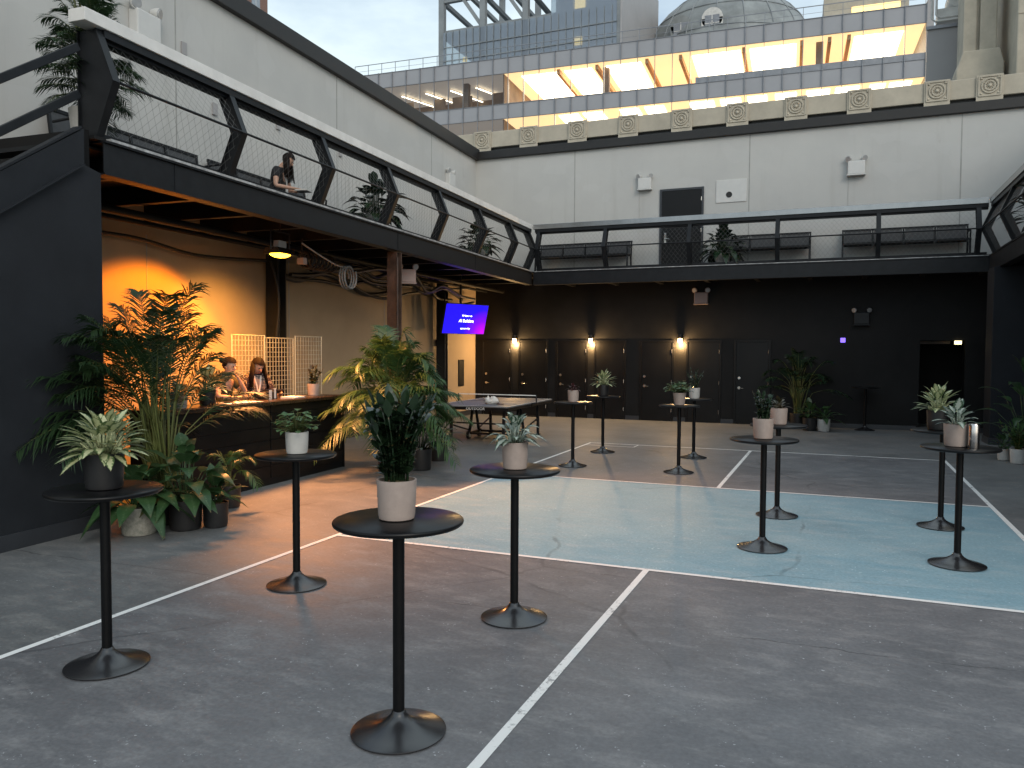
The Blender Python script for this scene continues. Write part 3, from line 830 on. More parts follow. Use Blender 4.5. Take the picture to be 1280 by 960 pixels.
spot('bar_wall_orange_lamp', LW(-.34, 3.0, 3.28), LW(WO, 2.5, 1.0), 560, (1, .26, .0), 90, .35, .08)
spot('bar_wall_amber_lamp', LW(-.66, 3.62, 3.08), LW(WO + .15, 3.9, 1.0), 340, (1, .46, .09), 118, 1.0, .10)
spot('bar_floor_lamp', LW(-.40, 3.1, 3.10), LW(1.5, 2.8, 0), 1150, (1, .37, .11), 92, .6, .30)

def hang(name, label, pts, r, mt=None, sub=10):
    P = [Vector(p) for p in pts]; out = []
    for i in range(len(P) - 1):
        p0, p1, p2, p3 = P[max(0, i - 1)], P[i], P[i + 1], P[min(len(P) - 1, i + 2)]
        for k in range(sub):
            u = k / sub
            out.append(.5 * ((2 * p1) + (p2 - p0) * u + (2 * p0 - 5 * p1 + 4 * p2 - p3) * u * u + (3 * p1 - p0 - 3 * p2 + p3) * u ** 3))
    out.append(P[-1])
    m = MB(); m.tube(out, r, 7)
    return tag(m.build(name, mt or M['cable'], None, smooth=60), label, 'cable')
o_ = -1.98
hang('hanging_cable', 'thick black cable sagging along the beige wall between the columns', [LW(o_, 5.4, 3.12), LW(o_, 6.0, 3.06), LW(o_, 6.8, 3.25), LW(o_, 7.7, 3.14), LW(o_, 8.3, 2.98), LW(o_, 9.2, 3.05), LW(o_, 10.0, 3.3)], .05)
hang('hanging_cable', 'pair of thin cables looping under the deck by the rusty column', [LW(o_ + .1, 7.2, 3.3), LW(o_ + .1, 8.0, 3.02), LW(o_ + .1, 9.0, 2.92), LW(o_ + .1, 10.2, 3.12), LW(o_ + .1, 11.2, 3.2), LW(o_ + .1, 12.6, 3.0), LW(o_ + .1, 14.0, 3.15)], .03)
hang('hanging_cable', 'long thin cable run along the top of the orange-lit wall', [LW(o_ + .06, -.5, 3.33), LW(o_ + .06, .8, 3.27), LW(o_ + .06, 2.2, 3.30), LW(o_ + .06, 3.4, 3.20), LW(o_ + .06, 5.0, 3.3)], .028)
hang('hanging_cable', 'cable dropping down the flank of the thick column behind the grid', [LW(-1.86, 5.05, 3.3), LW(-1.74, 5.06, 2.9), LW(-1.72, 5.07, 2.5), LW(-1.78, 5.08, 1.8), LW(-1.76, 5.09, .4)], .022)
hang('hanging_cable', 'thin cable strung from the lamp to the coil under the deck', [LW(-.5, 4.0, 3.40), LW(-.6, 4.6, 3.30), LW(-.7, 5.2, 3.22), LW(-.72, 5.45, 3.20)], .012, M['greypanel'])
pts = [LW(-.75 + .0 * k, 5.55 + .17 * math.cos(k * .5), 3.03 + .19 * math.sin(k * .5)) + Vector((.004 * k, 0, 0)) for k in range(40)]
m = MB(); m.tube(pts, .016, 6); tag(m.build('cable_coil', M['structgrey'], None, smooth=60), 'grey coil of cable hanging under the balcony deck', 'cable')
pts = [LW(-1.0 + .13 * math.cos(k * .6), 4.75 + .011 * k, 3.26 + .13 * math.sin(k * .6)) for k in range(74)]
m = MB(); m.tube(pts, .022, 6); tag(m.build('flexible_duct', M['cable'], None, smooth=60), 'ribbed black flexible duct under the balcony deck', 'duct')
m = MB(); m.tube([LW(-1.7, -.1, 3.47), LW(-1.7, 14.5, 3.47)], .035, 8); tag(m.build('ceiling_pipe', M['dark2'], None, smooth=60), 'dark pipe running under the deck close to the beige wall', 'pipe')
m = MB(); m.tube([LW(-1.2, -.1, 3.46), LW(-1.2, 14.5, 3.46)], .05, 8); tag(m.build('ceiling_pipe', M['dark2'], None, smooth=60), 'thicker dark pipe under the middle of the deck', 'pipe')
rc = random.Random(9)
for k in range(5):
    o1 = -2.0 + .22 * k; pts = []; s = 5.2 + .3 * k
    while s < 12.5:
        pts.append(LW(o1 + rc.uniform(-.05, .05), s, rc.uniform(3.08, 3.42))); s += rc.uniform(.6, 1.1)
    hang('hanging_cable', ['cable nearest the beige wall in the tangle past the thick column', 'second cable out from the beige wall in the tangle under the deck', 'middle cable of the tangle under the deck', 'fourth cable out from the beige wall in the tangle', 'cable of the tangle farthest from the beige wall'][k], pts, rc.uniform(.02, .04), sub=6)
t = thing('junction_box', 'small pale junction box by the amber lamp', 'box', LW(-.75, 4.35, 3.18), KA)
bx('housing', M['pink'], t, -.06, .06, -.05, .05, -.05, .05, bevel=.005); bx('conduit', M['cable'], t, -.01, .01, -.01, .01, .05, .35)

def lettering(curve, parent, mt, loc, rot=(0, 0, 0)):
    tmp = bpy.data.objects.new('tmp', curve); link(tmp)
    dg = bpy.context.evaluated_depsgraph_get(); dg.update()
    me = bpy.data.meshes.new_from_object(tmp.evaluated_get(dg)); bpy.data.objects.remove(tmp); bpy.data.curves.remove(curve)
    me.materials.clear(); me.materials.append(mt); me.name = 'lettering'
    o = bpy.data.objects.new('lettering', me); link(o, parent); o.location = loc; o.rotation_euler = rot
    return o

# ------------------------------------------------------------------ video screen
TVC = Vector((-8.465, 17.5, 2.583))
t = thing('video_screen', 'tilted blue and magenta video screen hanging under the balcony', 'screen', TVC)
ya, ti = R(65), R(15)
fz = Vector((math.sin(ya) * math.cos(ti), -math.cos(ya) * math.cos(ti), -math.sin(ti)))
xr = Vector((0, 0, 1)).cross(fz).normalized(); yu = fz.cross(xr)
t.rotation_euler = Matrix((xr, yu, fz)).transposed().to_euler()
W, H = 1.35, .76
m = MB(); m.box(-W / 2, W / 2, -H / 2, H / 2, -.05, 0); m.box(-.2, .2, -.15, .15, -.09, -.051)
m.build('casing', M['tvk'], t, bevel=.006)
def screen_mat():
    m, nt, N, L, b = newmat('screen_picture')
    tc = N.new('ShaderNodeTexCoord'); sx = N.new('ShaderNodeSeparateXYZ'); L.new(tc.outputs['Object'], sx.inputs[0])
    vd = N.new('ShaderNodeVectorMath'); vd.operation = 'DISTANCE'; vd.inputs[1].default_value = (.60, -.36, .003); L.new(tc.outputs['Object'], vd.inputs[0])
    mr = N.new('ShaderNodeMapRange'); mr.inputs[1].default_value = .08; mr.inputs[2].default_value = .62; L.new(vd.outputs['Value'], mr.inputs[0])
    cr = N.new('ShaderNodeValToRGB'); cr.color_ramp.elements[0].color = (.46, 0, .80, 1); cr.color_ramp.elements[1].color = (.012, .004, .86, 1)
    e = cr.color_ramp.elements.new(.45); e.color = (.16, 0, .82, 1)
    L.new(mr.outputs[0], cr.inputs[0]); L.new(cr.outputs[0], b.inputs['Emission Color']); b.inputs['Emission Strength'].default_value = 1.25
    b.inputs['Base Color'].default_value = (.01, .01, .012, 1); b.inputs['Roughness'].default_value = .15
    return m
m = MB(); m.quad((-W / 2 + .014, -H / 2 + .016, .003), (W / 2 - .014, -H / 2 + .016, .003), (W / 2 - .014, H / 2 - .014, .003), (-W / 2 + .014, H / 2 - .014, .003))
pic = m.build('picture', screen_mat(), t)
for txt, y, sz in (('Welcome to', .085, .062), ('AI Builders', -.045, .105), ('sponsored by', -.235, .055)):
    c = bpy.data.curves.new('lettering', 'FONT'); c.body = txt; c.size = sz; c.align_x = 'CENTER'; c.align_y = 'CENTER'; c.extrude = .0008
    c.offset = .0016
    lettering(c, pic, M['text'], (.03, y, .005))
m = MB(); u = Vector((0, 0, 1)); q = Matrix((xr, yu, fz)); lu = q @ u
m.tube([Vector((0, 0, -.07)), Vector((0, 0, -.07)) + q @ Vector((-.12, .06, .2)), Vector((0, 0, -.07)) + q @ Vector((-.12, .06, 1.1))], .03, 8)
m.build('ceiling_pole', M['steel'], t)
t = thing('fire_alarm', 'small dark alarm box on the beige wall left of the screen', 'alarm', LW(WO, 12.1, 2.0), KA)
t['label'] = 'small dark red alarm box on the beige wall near the video screen'
bx('housing', M['red'], t, .001, .06, -.06, .06, -.08, .08, bevel=.01); bx('mount', M['steel'], t, .0, .10, .07, .13, -.02, .03)
t = thing('notice_frame', 'dark framed notice on the warm lit wall end below the screen', 'notice', LW(WO, 13.65, 1.2), KA)
bx('frame', M['tvk'], t, .001, .025, -.18, .18, -.36, .36); bx('sheet', M['coping'], t, .025, .028, -.15, .15, -.33, .33)

# ------------------------------------------------------------------ ping pong table
t = thing('ping_pong_table', 'black ping pong table with a net under the balcony', 'ping pong table', (-6.42, 14.75, 0), R(2.0))
def half(y0, y1, nm):
    m = MB(); m.box(-.7625, .7625, y0, y1, .735, .76); tp = m.build(nm, M['court'], t, bevel=.003)
    m = MB(); lo, hi = min(y0, y1), max(y0, y1)
    m.box(-.7625, .7625, lo + .02, lo + .05, .68, .734); m.box(-.7625, .7625, hi - .05, hi - .02, .68, .734); m.box(-.76, -.73, lo + .05, hi - .05, .68, .734); m.box(.73, .76, lo + .05, hi - .05, .68, .734)
    m.build('apron', M['plank'], t)
    m = MB()
    e = lo if lo < -1 else hi - .02
    m.box(-.7625, .7625, e, e + .02, .7605, .7615); m.box(-.7625, -.7425, lo + .021, hi - .021, .7605, .7615); m.box(.7425, .7625, lo + .021, hi - .021, .7605, .7615); m.box(-.0015, .0015, lo + .021, hi - .021, .7605, .7615)
    m.build('painted_line', M['line'], tp)
half(-1.37, -.006, 'tabletop'); half(.006, 1.37, 'tabletop')
c = bpy.data.curves.new('lettering', 'FONT'); c.body = 'OUTDOOR'; c.size = .075; c.extrude = .001; c.align_x = 'CENTER'; c.align_y = 'CENTER'
lettering(c, t, M['line'], (.10, -1.3545, .707), (R(90), 0, 0))
m = MB(); m.tube([(-.86, 0, .76), (-.86, 0, .915)], .014, 8); m.bar((-.9, 0, .745), (-.74, 0, .745), .05, .02); m.build('net_post', M['steel'], t)
m = MB(); m.tube([(.86, 0, .76), (.86, 0, .915)], .014, 8); m.bar((.9, 0, .745), (.74, 0, .745), .05, .02); m.build('net_post', M['steel'], t)
nt_ = MB(); nt_.bar((-.86, 0, .905), (.86, 0, .905), .012, .016); n_ = nt_.build('net_tape', M['line'], t)
m = MB()
for i in range(68): x = -.86 + i * .0257; m.bar((x, 0, .765), (x, 0, .897), .0018, .0018, up=(0, 1, 0))
for k in range(5): m.bar((-.86, .0, .772 + k * .026), (.86, .0, .772 + k * .026), .0018, .0018)
m.build('net_mesh', M['cable'], t)
for sx in (-1, 1):
    for sy in (-1, 1):
        m = MB(); m.bar((sx * .55, sy * 1.0, .735), (sx * .55, sy * 1.05, .02), .05, .05, up=(0, 1, 0)); m.box(sx * .55 - .04, sx * .55 + .04, sy * 1.05 - .04, sy * 1.05 + .04, 0, .025)
        m.build('leg', M['steel'], t)
        w_ = MB(); w_.tube([(sx * .50 - .025, sy * .28, .085), (sx * .50 + .025, sy * .28, .085)], .085, 20); wh = w_.build('wheel', M['cable'], t, smooth=40)
        w_ = MB(); w_.tube([(sx * .50 - .029, sy * .28, .085), (sx * .50 + .029, sy * .28, .085)], .05, 16); w_.build('rim', M['white'], wh, smooth=40)
m = MB()
for sx in (-1, 1):
    m.bar((sx * .50, -.30, .12), (sx * .50, .30, .12), .05, .05); m.bar((sx * .50, -.25, .13), (sx * .50, -.05, .70), .045, .045); m.bar((sx * .50, .25, .13), (sx * .50, .05, .70), .045, .045)
    m.bar((sx * .55, -1.0, .35), (sx * .50, -.25, .18), .025, .025); m.bar((sx * .55, 1.0, .35), (sx * .50, .25, .18), .025, .025)
m.bar((-.50, -.28, .12), (.50, -.28, .12), .04, .04); m.bar((-.50, .28, .12), (.50, .28, .12), .04, .04); m.bar((-.55, -1.02, .40), (.55, -1.02, .40), .03, .03); m.bar((-.55, 1.02, .40), (.55, 1.02, .40), .03, .03)
m.build('undercarriage', M['steel'], t)
# crumpled white cloth and a paddle on the table
m = MB(); m.sphere((0, 0, .06), .13, 18, 12, (1.15, .9, .62))
rnd = random.Random(4)
for i, (x, y, z) in enumerate(m.v):
    k = 1 + .22 * math.sin(9 * x / .1 * .3 + 5 * y / .1) * math.cos(4 * z / .05) + rnd.uniform(-.05, .05)
    m.v[i] = (x * k, y * k, max(.0, z * (.9 + .25 * math.sin(x * 30 + y * 17))))
for sx, h in ((-.05, .17), (.03, .155)):
    m.lathe([(.05, .06), (.035, .10), (.022, .13), (.001, h)], 10, (sx - .03, 0, 0))
cl = m.build('crumpled_cloth', M['paper'], None, smooth=180, loc=(-6.22, 14.05, .7615))
tag(cl, 'crumpled white cloth lying on the ping pong table', 'cloth')
t2 = thing('table_tennis_paddle', 'dark paddle lying beside the white cloth on the ping pong table', 'paddle', (-6.02, 14.0, .762), R(60))
m = MB(); m.lathe([(.001, .002), (.076, .002), (.078, .007), (.076, .012), (.001, .012)], 24); m.build('blade', M['red'], t2, smooth=40)
m = MB(); m.bar((0, .07, .008), (0, .17, .008), .026, .02); m.build('handle', M['counter'], t2)

# ------------------------------------------------------------------ people
def skin_body(name, J, E, mats, parent, root, sub=2, smooth=True):
    """J: joint -> (pos, radius); E: edges. One continuous surface through the Skin modifier."""
    names = list(J); ix = {n: i for i, n in enumerate(names)}
    me = bpy.data.meshes.new(name)
    me.from_pydata([tuple(J[n][0]) for n in names], [(ix[a], ix[c]) for a, c in E], [])
    o = bpy.data.objects.new(name, me); link(o)
    sk = o.modifiers.new('skin', 'SKIN'); sk.use_smooth_shade = True
    for i, n in enumerate(names):
        r = J[n][1]; sv = me.skin_vertices[0].data[i]
        sv.radius = r if isinstance(r, tuple) else (r, r); sv.use_root = (n == root)
    sd = o.modifiers.new('sub', 'SUBSURF'); sd.levels = sub; sd.render_levels = sub
    dg = bpy.context.evaluated_depsgraph_get(); dg.update()
    me2 = bpy.data.meshes.new_from_object(o.evaluated_get(dg))
    bpy.data.objects.remove(o); 
    me2.name = name
    o2 = bpy.data.objects.new(name, me2); link(o2, parent)
    me2.materials.clear()
    for q in mats: me2.materials.append(q)
    me2.polygons.foreach_set('material_index', [0] * len(me2.polygons))
    me2.polygons.foreach_set('use_smooth', [True] * len(me2.polygons))
    return o2

def append_geo(o, mb, mi):
    """join extra shapes (face features, fingers) into the body mesh"""
    bm = bmesh.new(); bm.from_mesh(o.data)
    vs = [bm.verts.new(p) for p in mb.v]
    for f in mb.f:
        try:
            q = bm.faces.new([vs[i] for i in f]); q.material_index = mi; q.smooth = True
        except ValueError: pass
    bm.to_mesh(o.data); bm.free()

def person(label, loc, rz, pose, clothes, hair, sit=False, parts=()):
    t = thing('person', label, 'person', loc, rz)
    zh = pose.get('hip', .93)
    lean = pose.get('lean', .04)
    def up(x, y, z): return Vector((x, y + lean * (z - zh) / .5, z))
    ch, nk = zh + .36, zh + .51
    hd = up(0, .03, zh + .62) + Vector(pose.get('head', (0, 0, 0)))
    hp = R(pose.get('nod', 25)); hy = R(pose.get('turn', 0))
    hf = Vector((-math.sin(hy) * math.cos(hp), math.cos(hy) * math.cos(hp), -math.sin(hp))); hr = hf.cross(Vector((0, 0, 1))).normalized(); hu = hr.cross(hf)
    J = {'pelvis': (up(0, 0, zh), (.155, .11)), 'waist': (up(0, .0, zh + .16), (.125, .095)), 'chest': (up(0, .01, ch), (.15, .105)), 'neckb': (up(0, .0, nk - .02), .06), 'neck': (hd - hu * .10 - hf * .03, .052),
         'jaw': (hd - hu * .045 + hf * .025, (.062, .066)), 'head': (hd + hu * .03, (.078, .092)), 'skull': (hd + hu * .085 - hf * .012, (.066, .078))}
    E = [('pelvis', 'waist'), ('waist', 'chest'), ('chest', 'neckb'), ('neckb', 'neck'), ('neck', 'jaw'), ('jaw', 'head'), ('head', 'skull')]
    for s, sg in (('l', -1), ('r', 1)):
        el, wr, ha = [Vector(v) for v in pose['arm_' + s]]
        J['sh' + s] = (up(sg * .17, 0, ch + .09), .056); J['el' + s] = (el, .040); J['fo' + s] = (el.lerp(wr, .4), .038); J['wr' + s] = (wr, .025)
        pd = (ha - wr).normalized(); palm = wr + pd * .075
        J['pa' + s] = (palm, (.034, .018))
        E += [('chest', 'sh' + s), ('sh' + s, 'el' + s), ('el' + s, 'fo' + s), ('fo' + s, 'wr' + s), ('wr' + s, 'pa' + s)]
        sd = pd.cross(Vector((0, 0, 1))); sd = (sd if sd.length > .1 else Vector((1, 0, 0))).normalized(); dn = sd.cross(pd)
        if dn.z > 0: dn = -dn
        for k, (off, ln) in enumerate(((-.027, .066), (-.009, .076), (.009, .072), (.026, .058))):
            a = palm + sd * off + pd * .012; c1 = a + pd * ln * .55; c2 = c1 + (pd * .7 + dn * .7).normalized() * ln * .5
            J[f'f{k}{s}'] = (a, .0095); J[f'g{k}{s}'] = (c1, .0085); J[f'h{k}{s}'] = (c2, .0075)
            E += [('pa' + s, f'f{k}{s}'), (f'f{k}{s}', f'g{k}{s}'), (f'g{k}{s}', f'h{k}{s}')]
        th = wr + pd * .03 - sd * sg * .026; th2 = th + (pd * .7 - sd * sg * .7).normalized() * .04; th3 = th2 + pd * .028
        J['t0' + s] = (th, .012); J['t1' + s] = (th2, .010); J['t2' + s] = (th3, .008)
        E += [('wr' + s, 't0' + s), ('t0' + s, 't1' + s), ('t1' + s, 't2' + s)]
        if sit:
            kn, an, to = Vector((sg * .13, .46, zh + .02)), Vector((sg * .13, .44, .09)), Vector((sg * .15, .60, .04))
        else:
            kn, an, to = Vector((sg * .10, .02, .49)), Vector((sg * .10, -.02, .09)), Vector((sg * .12, .13, .035))
        J['hi' + s] = (Vector((sg * .09, .0, zh - .04)), .088); J['kn' + s] = (kn, .058); J['an' + s] = (an, .040); J['to' + s] = (to, .036)
        E += [('pelvis', 'hi' + s), ('hi' + s, 'kn' + s), ('kn' + s, 'an' + s), ('an' + s, 'to' + s)]
    body = skin_body('body', J, E, [M['skin'], M['eye'], M['lip']], t, 'pelvis')
    f = MB()
    c = hd + hf * .088
    f.tube([c + hu * .035 - hf * .004, c - hu * .002 + hf * .016, c - hu * .012 + hf * .004], [.006, .013, .008], 8)
    for sg in (-1, 1):
        e_ = hd + hr * (sg * .076) + hu * .01 - hf * .005
        f.sphere(tuple(e_), .024, 8, 6, (.5, .8, 1.2))
    append_geo(body, f, 0)
    f = MB()
    for sg in (-1, 1): f.sphere(tuple(hd + hr * (sg * .030) + hu * .036 + hf * .080), .011, 8, 6, (1.3, .7, .7))
    append_geo(body, f, 1)
    f = MB(); f.sphere(tuple(hd - hu * .042 + hf * .086), .016, 10, 6, (1.5, .6, .45)); append_geo(body, f, 2)
    # shirt: torso and sleeves grown a little outside the body
    SJ, SE_ = {}, []
    for n in ('pelvis', 'waist', 'chest'):
        r = J[n][1]; SJ[n] = (J[n][0], (r[0] + .022, r[1] + .022))
    SJ['collar'] = (J['neckb'][0] + Vector((0, 0, -.005)), .075)
    SE_ = [('pelvis', 'waist'), ('waist', 'chest'), ('chest', 'collar')]
    for s in 'lr':
        sh, el = J['sh' + s][0], J['el' + s][0]
        SJ['sh' + s] = (sh, .075); SJ['sl' + s] = (sh.lerp(el, clothes.get('sleeve', .75)), .060); SE_ += [('chest', 'sh' + s), ('sh' + s, 'sl' + s)]
    skin_body(clothes.get('name', 'shirt'), SJ, SE_, [clothes['mat']], t, 'pelvis')
    TJ = {'pelvis': (J['pelvis'][0] - Vector((0, 0, .02)), (.165, .12))}; TE = []
    for s in 'lr':
        for n, dr in (('hi', .014), ('kn', .018), ('an', .022)): TJ[n + s] = (J[n + s][0], J[n + s][1] + dr)
        TE += [('pelvis', 'hi' + s), ('hi' + s, 'kn' + s), ('kn' + s, 'an' + s)]
    skin_body('trousers', TJ, TE, [M['trouser']], t, 'pelvis')
    h = MB()
    b0 = len(h.v)
    h.sphere((0, 0, 0), 1.0, 20, 14)
    keep = []
    for i, (x, y, z) in enumerate(h.v):
        # local x right, y forward, z up; leave the face open
        n = Vector((x, y, z))
        rr = .101 * (1 + .06 * math.sin(9 * x + 7 * z))
        h.v[i] = tuple(hd + hu * .042 - hf * .018 + hr * (x * rr * .90) + hf * (y * rr * 1.02) + hu * (z * rr * 1.0))
        keep.append(not (y > .38 and z < .30 and abs(x) < .80) and not (z < -.55 and y > -.2))
    h.f = [fc for fc in h.f if all(keep[i] for i in fc)]; h.mi = [0] * len(h.f); h.uv = [None] * len(h.f)
    if hair == 'long':
        for k in range(60):
            a = math.pi * (-.14 + 1.28 * k / 59)   # around the back from ear to ear
            sx, sy = math.cos(a), -math.sin(a) * .9
            st_ = hd + hu * .05 - hf * .018 + hr * (sx * .095) + hf * (sy * .10)
            ln = random.uniform(.26, .38)
            mid = st_ + Vector((0, 0, -ln * .5)) + hr * sx * .025 + hf * sy * .02
            en = st_ + Vector((0, 0, -ln)) + hr * sx * .05 + hf * (sy * .01 + random.uniform(.0, .05)) + hr * random.uniform(-.02, .02)
            h.tube([st_, mid, en], [.013, random.uniform(.010, .017), .004], 5)
    else:
        h.sphere(tuple(hd + hu * .05 - hf * .155), .042, 10, 8)
        h.tube([hd + hu * .03 - hf * .08, hd + hu * .045 - hf * .13], [.05, .03], 8)
    h.build('hair', M['hair'], t, smooth=180)
    return t, J, hd, hf, hr, hu

def dotmat():
    m, nt, N, L, b = newmat('polka_dot_cloth')
    tc = N.new('ShaderNodeTexCoord'); vo = N.new('ShaderNodeTexVoronoi'); vo.inputs['Scale'].default_value = 46; vo.inputs['Randomness'].default_value = .15
    L.new(tc.outputs['Object'], vo.inputs['Vector'])
    mr = N.new('ShaderNodeMapRange'); mr.inputs[1].default_value = .26; mr.inputs[2].default_value = .32; L.new(vo.outputs['Distance'], mr.inputs[0])
    mx = N.new('ShaderNodeMix'); mx.data_type = 'RGBA'; mx.inputs[6].default_value = (.62, .55, .48, 1); mx.inputs[7].default_value = (.022, .010, .016, 1)
    L.new(mr.outputs[0], mx.inputs[0]); L.new(mx.outputs[2], b.inputs['Base Color']); b.inputs['Roughness'].default_value = .8
    return m
M['dots'] = dotmat()
# standing behind the bar: olive top, hand raised to the mouth, other forearm on the counter
pa = LW(-.98, 2.72)
ta, Ja, *_ = person('person in an olive top behind the bar, one hand raised to the mouth', pa, R(-82),
    dict(hip=.93, lean=.10, nod=18, turn=-8, head=(0, .02, 0), arm_r=[(.30, .20, 1.16), (.20, .40, 1.14), (.12, .44, 1.16)], arm_l=[(-.22, .28, 1.17), (-.06, .27, 1.40), (-.02, .22, 1.47)]),
    dict(mat=M['olive'], sleeve=.6), 'bun')
pb = LW(-1.00, 3.48)
tb, Jb, *_ = person('person with long dark hair and polka dot blouse behind the bar, reading a tablet', pb, R(-112),
    dict(hip=.93, lean=.06, nod=38, turn=6, head=(0, .03, -.01), arm_r=[(.27, .14, 1.08), (.17, .40, 1.16), (.10, .50, 1.18)], arm_l=[(-.28, .12, 1.07), (-.24, .38, 1.16), (-.16, .48, 1.18)]),
    dict(mat=M['dots'], sleeve=.88, name='blouse'), 'long')
m = MB(); m.tube([(-.05, .125, 1.41), (-.03, .150, 1.28), (.0, .155, 1.14)], .012, 6); m.tube([(.05, .125, 1.41), (.03, .150, 1.28), (.0, .155, 1.14)], .012, 6); m.box(-.04, .04, .150, .156, 1.02, 1.13)
m.build('lanyard', M['paper'], tb)
tt = thing('tablet', 'dark tablet held by the person in polka dots', 'tablet', pb, R(-112))
m = MB(); m.prism([(-.16, .46, 1.165), (.12, .44, 1.165), (.12, .60, 1.225), (-.16, .62, 1.225)], (0, -.004, .010)); m.build('slab', M['tvk'], tt)
m = MB(); m.prism([(-.15, .47, 1.1785), (.11, .45, 1.1785), (.11, .592, 1.232), (-.15, .612, 1.232)], (0, -.0005, .001)); m.build('display', M['greypanel'], tt)
# seated on the balcony bench
pc = LW(WO + .36, 5.02, ZD - .13)
tcn, Jc, *_ = person('person with long dark hair and black top seated on the balcony bench, looking down', pc, R(-78),
    dict(hip=.55, lean=.14, nod=42, turn=10, head=(0, .04, 0), arm_r=[(.27, .16, .72), (.10, .38, .70), (.02, .46, .70)], arm_l=[(-.28, .14, .72), (-.16, .38, .70), (-.08, .47, .70)]),
    dict(mat=M['tshirt'], sleeve=.55), 'long', sit=True)
m = MB(); m.tube([(-.05, .165, 1.02), (-.02, .215, .86), (.0, .225, .76)], .008, 6); m.tube([(.05, .165, 1.02), (.02, .215, .86), (.0, .225, .76)], .008, 6); m.box(-.04, .04, .222, .228, .64, .75)
m.build('lanyard', M['paper'], tcn)
m = MB(); m.box(-.13, .09, .40, .62, .665, .685)
tp_ = thing('open_notebook', 'small pale pad on the lap of the seated person', 'notebook', pc, R(-78)); m.build('pages', M['paper'], tp_)
# ------------------------------------------------------------------ cocktail tables
TH = 1.0
def make_table():
    t = thing('cocktail_table', 'table', 'table', (0, 0, 0), 0, 'round black cocktail tables')
    m = MB(); r = .302; n = 72
    m.lathe([(.001, TH - .024), (r - .010, TH - .024), (r - .002, TH - .018), (r, TH - .010), (r - .001, TH - .004), (r - .006, TH), (.001, TH)], n)
    m.build('tabletop', M['table'], t, smooth=45)
    m = MB(); m.tube([(0, 0, .06), (0, 0, TH - .03)], .0275, 24); m.lathe([(.12, TH - .0245), (.12, TH - .034), (.03, TH - .036)], 24); m.build('pole', M['powder'], t, smooth=40)
    m = MB(); pr_ = [(.2205, .0), (.2225, .004), (.2215, .009), (.205, .016), (.17, .026), (.125, .042), (.085, .062), (.055, .085), (.037, .108), (.031, .125), (.028, .127)]
    pr_ = [(r_, z_ * .8) for r_, z_ in pr_]; m.lathe(pr_, 64); m.build('base', M['gloss'], t, smooth=50)
    return t
TB = [(-1.855, 3.13, 'nearest black cocktail table, under the tall pot of glossy dark leaves'),
      (-1.955, 4.80, 'black cocktail table under the silver-leaved plant in a cream pot, before the blue court'),
      (-3.755, 4.83, 'black cocktail table under the pot of small round leaves, before the bar'),
      (-3.765, 3.16, 'black cocktail table under the big starry variegated plant, by the charcoal stair wall'),
      (-.585, 7.44, 'black cocktail table on the blue court with a cream pot of upright dark stems'),
      (-.56, 9.00, 'black cocktail table on the blue court with a cream pot of small bronze leaves'),
      (.985, 7.50, 'black cocktail table on the blue court with the silver plant and steel tumbler'),
      (-3.77, 11.65, 'black cocktail table with the cream pot of dark red leaves, near the ping pong table'),
      (-3.81, 13.50, 'black cocktail table with the starry pale plant in a black pot, before the doors'),
      (-2.125, 11.67, 'black cocktail table with the bushy soft green plant, sconce light on its top'),
      (-2.195, 13.42, 'black cocktail table with the pale pot of fine dark sprigs'),
      (1.035, 9.10, 'black cocktail table with the starry yellow-green plant, behind the steel tumbler table'),
      (.66, 19.95, 'empty black cocktail table standing against the rear wall')]
t0 = make_table()
for i, (x, y, lb) in enumerate(TB):
    o = t0 if i == 0 else copy_tree(t0)
    o.location = (x, y, .0085); o['label'] = lb; o.rotation_euler = (0, 0, i * .7)
TT = TH + .0087

# ------------------------------------------------------------------ pots and plants
def pot(t, r, h, mt, soil='soil', taper=.93, rim=.0, lip=.008, fill=.93):
    m = MB(); rb = r * taper
    m.lathe([(.001, 0), (rb * .82, 0), (rb * .95, .006), (rb, .02 + .04 * h), (r, h - .004), (r + rim, h - .003), (r + rim, h), (r - lip, h), (r - lip * 1.2, h * fill - .01)], 40)
    m.build('pot', M[mt], t, smooth=45)
    m = MB(); m.lathe([(r - lip * 1.1, h * fill - .006), (r * .6, h * fill + .006), (r * .3, h * fill + .012), (.001, h * fill + .012)], 24)
    m.build('soil', M[soil], t, smooth=180)
    return h * fill
def rnd_dir(el, az): return Vector((math.cos(el) * math.cos(az), math.cos(el) * math.sin(az), math.sin(el)))

def rosette(t, z, n, L, W, mt, el0=15, el1=80, droop=.35, stem=.10, spread=.03, fold=.22, seed=1, tip=1.0):
    rnd = random.Random(seed); m = MB()
    for i in range(n):
        f = i / n; az = i * 2.399 + rnd.uniform(-.3, .3); el = R(el0 + (el1 - el0) * f ** 1.2 + rnd.uniform(-8, 8))
        a = Vector((math.cos(az), math.sin(az), 0)) * spread * (1 - .5 * f) + Vector((0, 0, z))
        s = stem * (.5 + .9 * f) * rnd.uniform(.8, 1.2)
        d = rnd_dir(el, az); b = a + rnd_dir(min(R(88), el + R(25)), az) * s
        m.tube([a, a.lerp(b, .5), b], [.006, .005, .004], 5)
        m.leaf(b, d, L * rnd.uniform(.75, 1.15), W * rnd.uniform(.85, 1.1), droop * rnd.uniform(.6, 1.4), fold, 6, tip, .78)
    return m.build('foliage', M[mt], t, smooth=180)

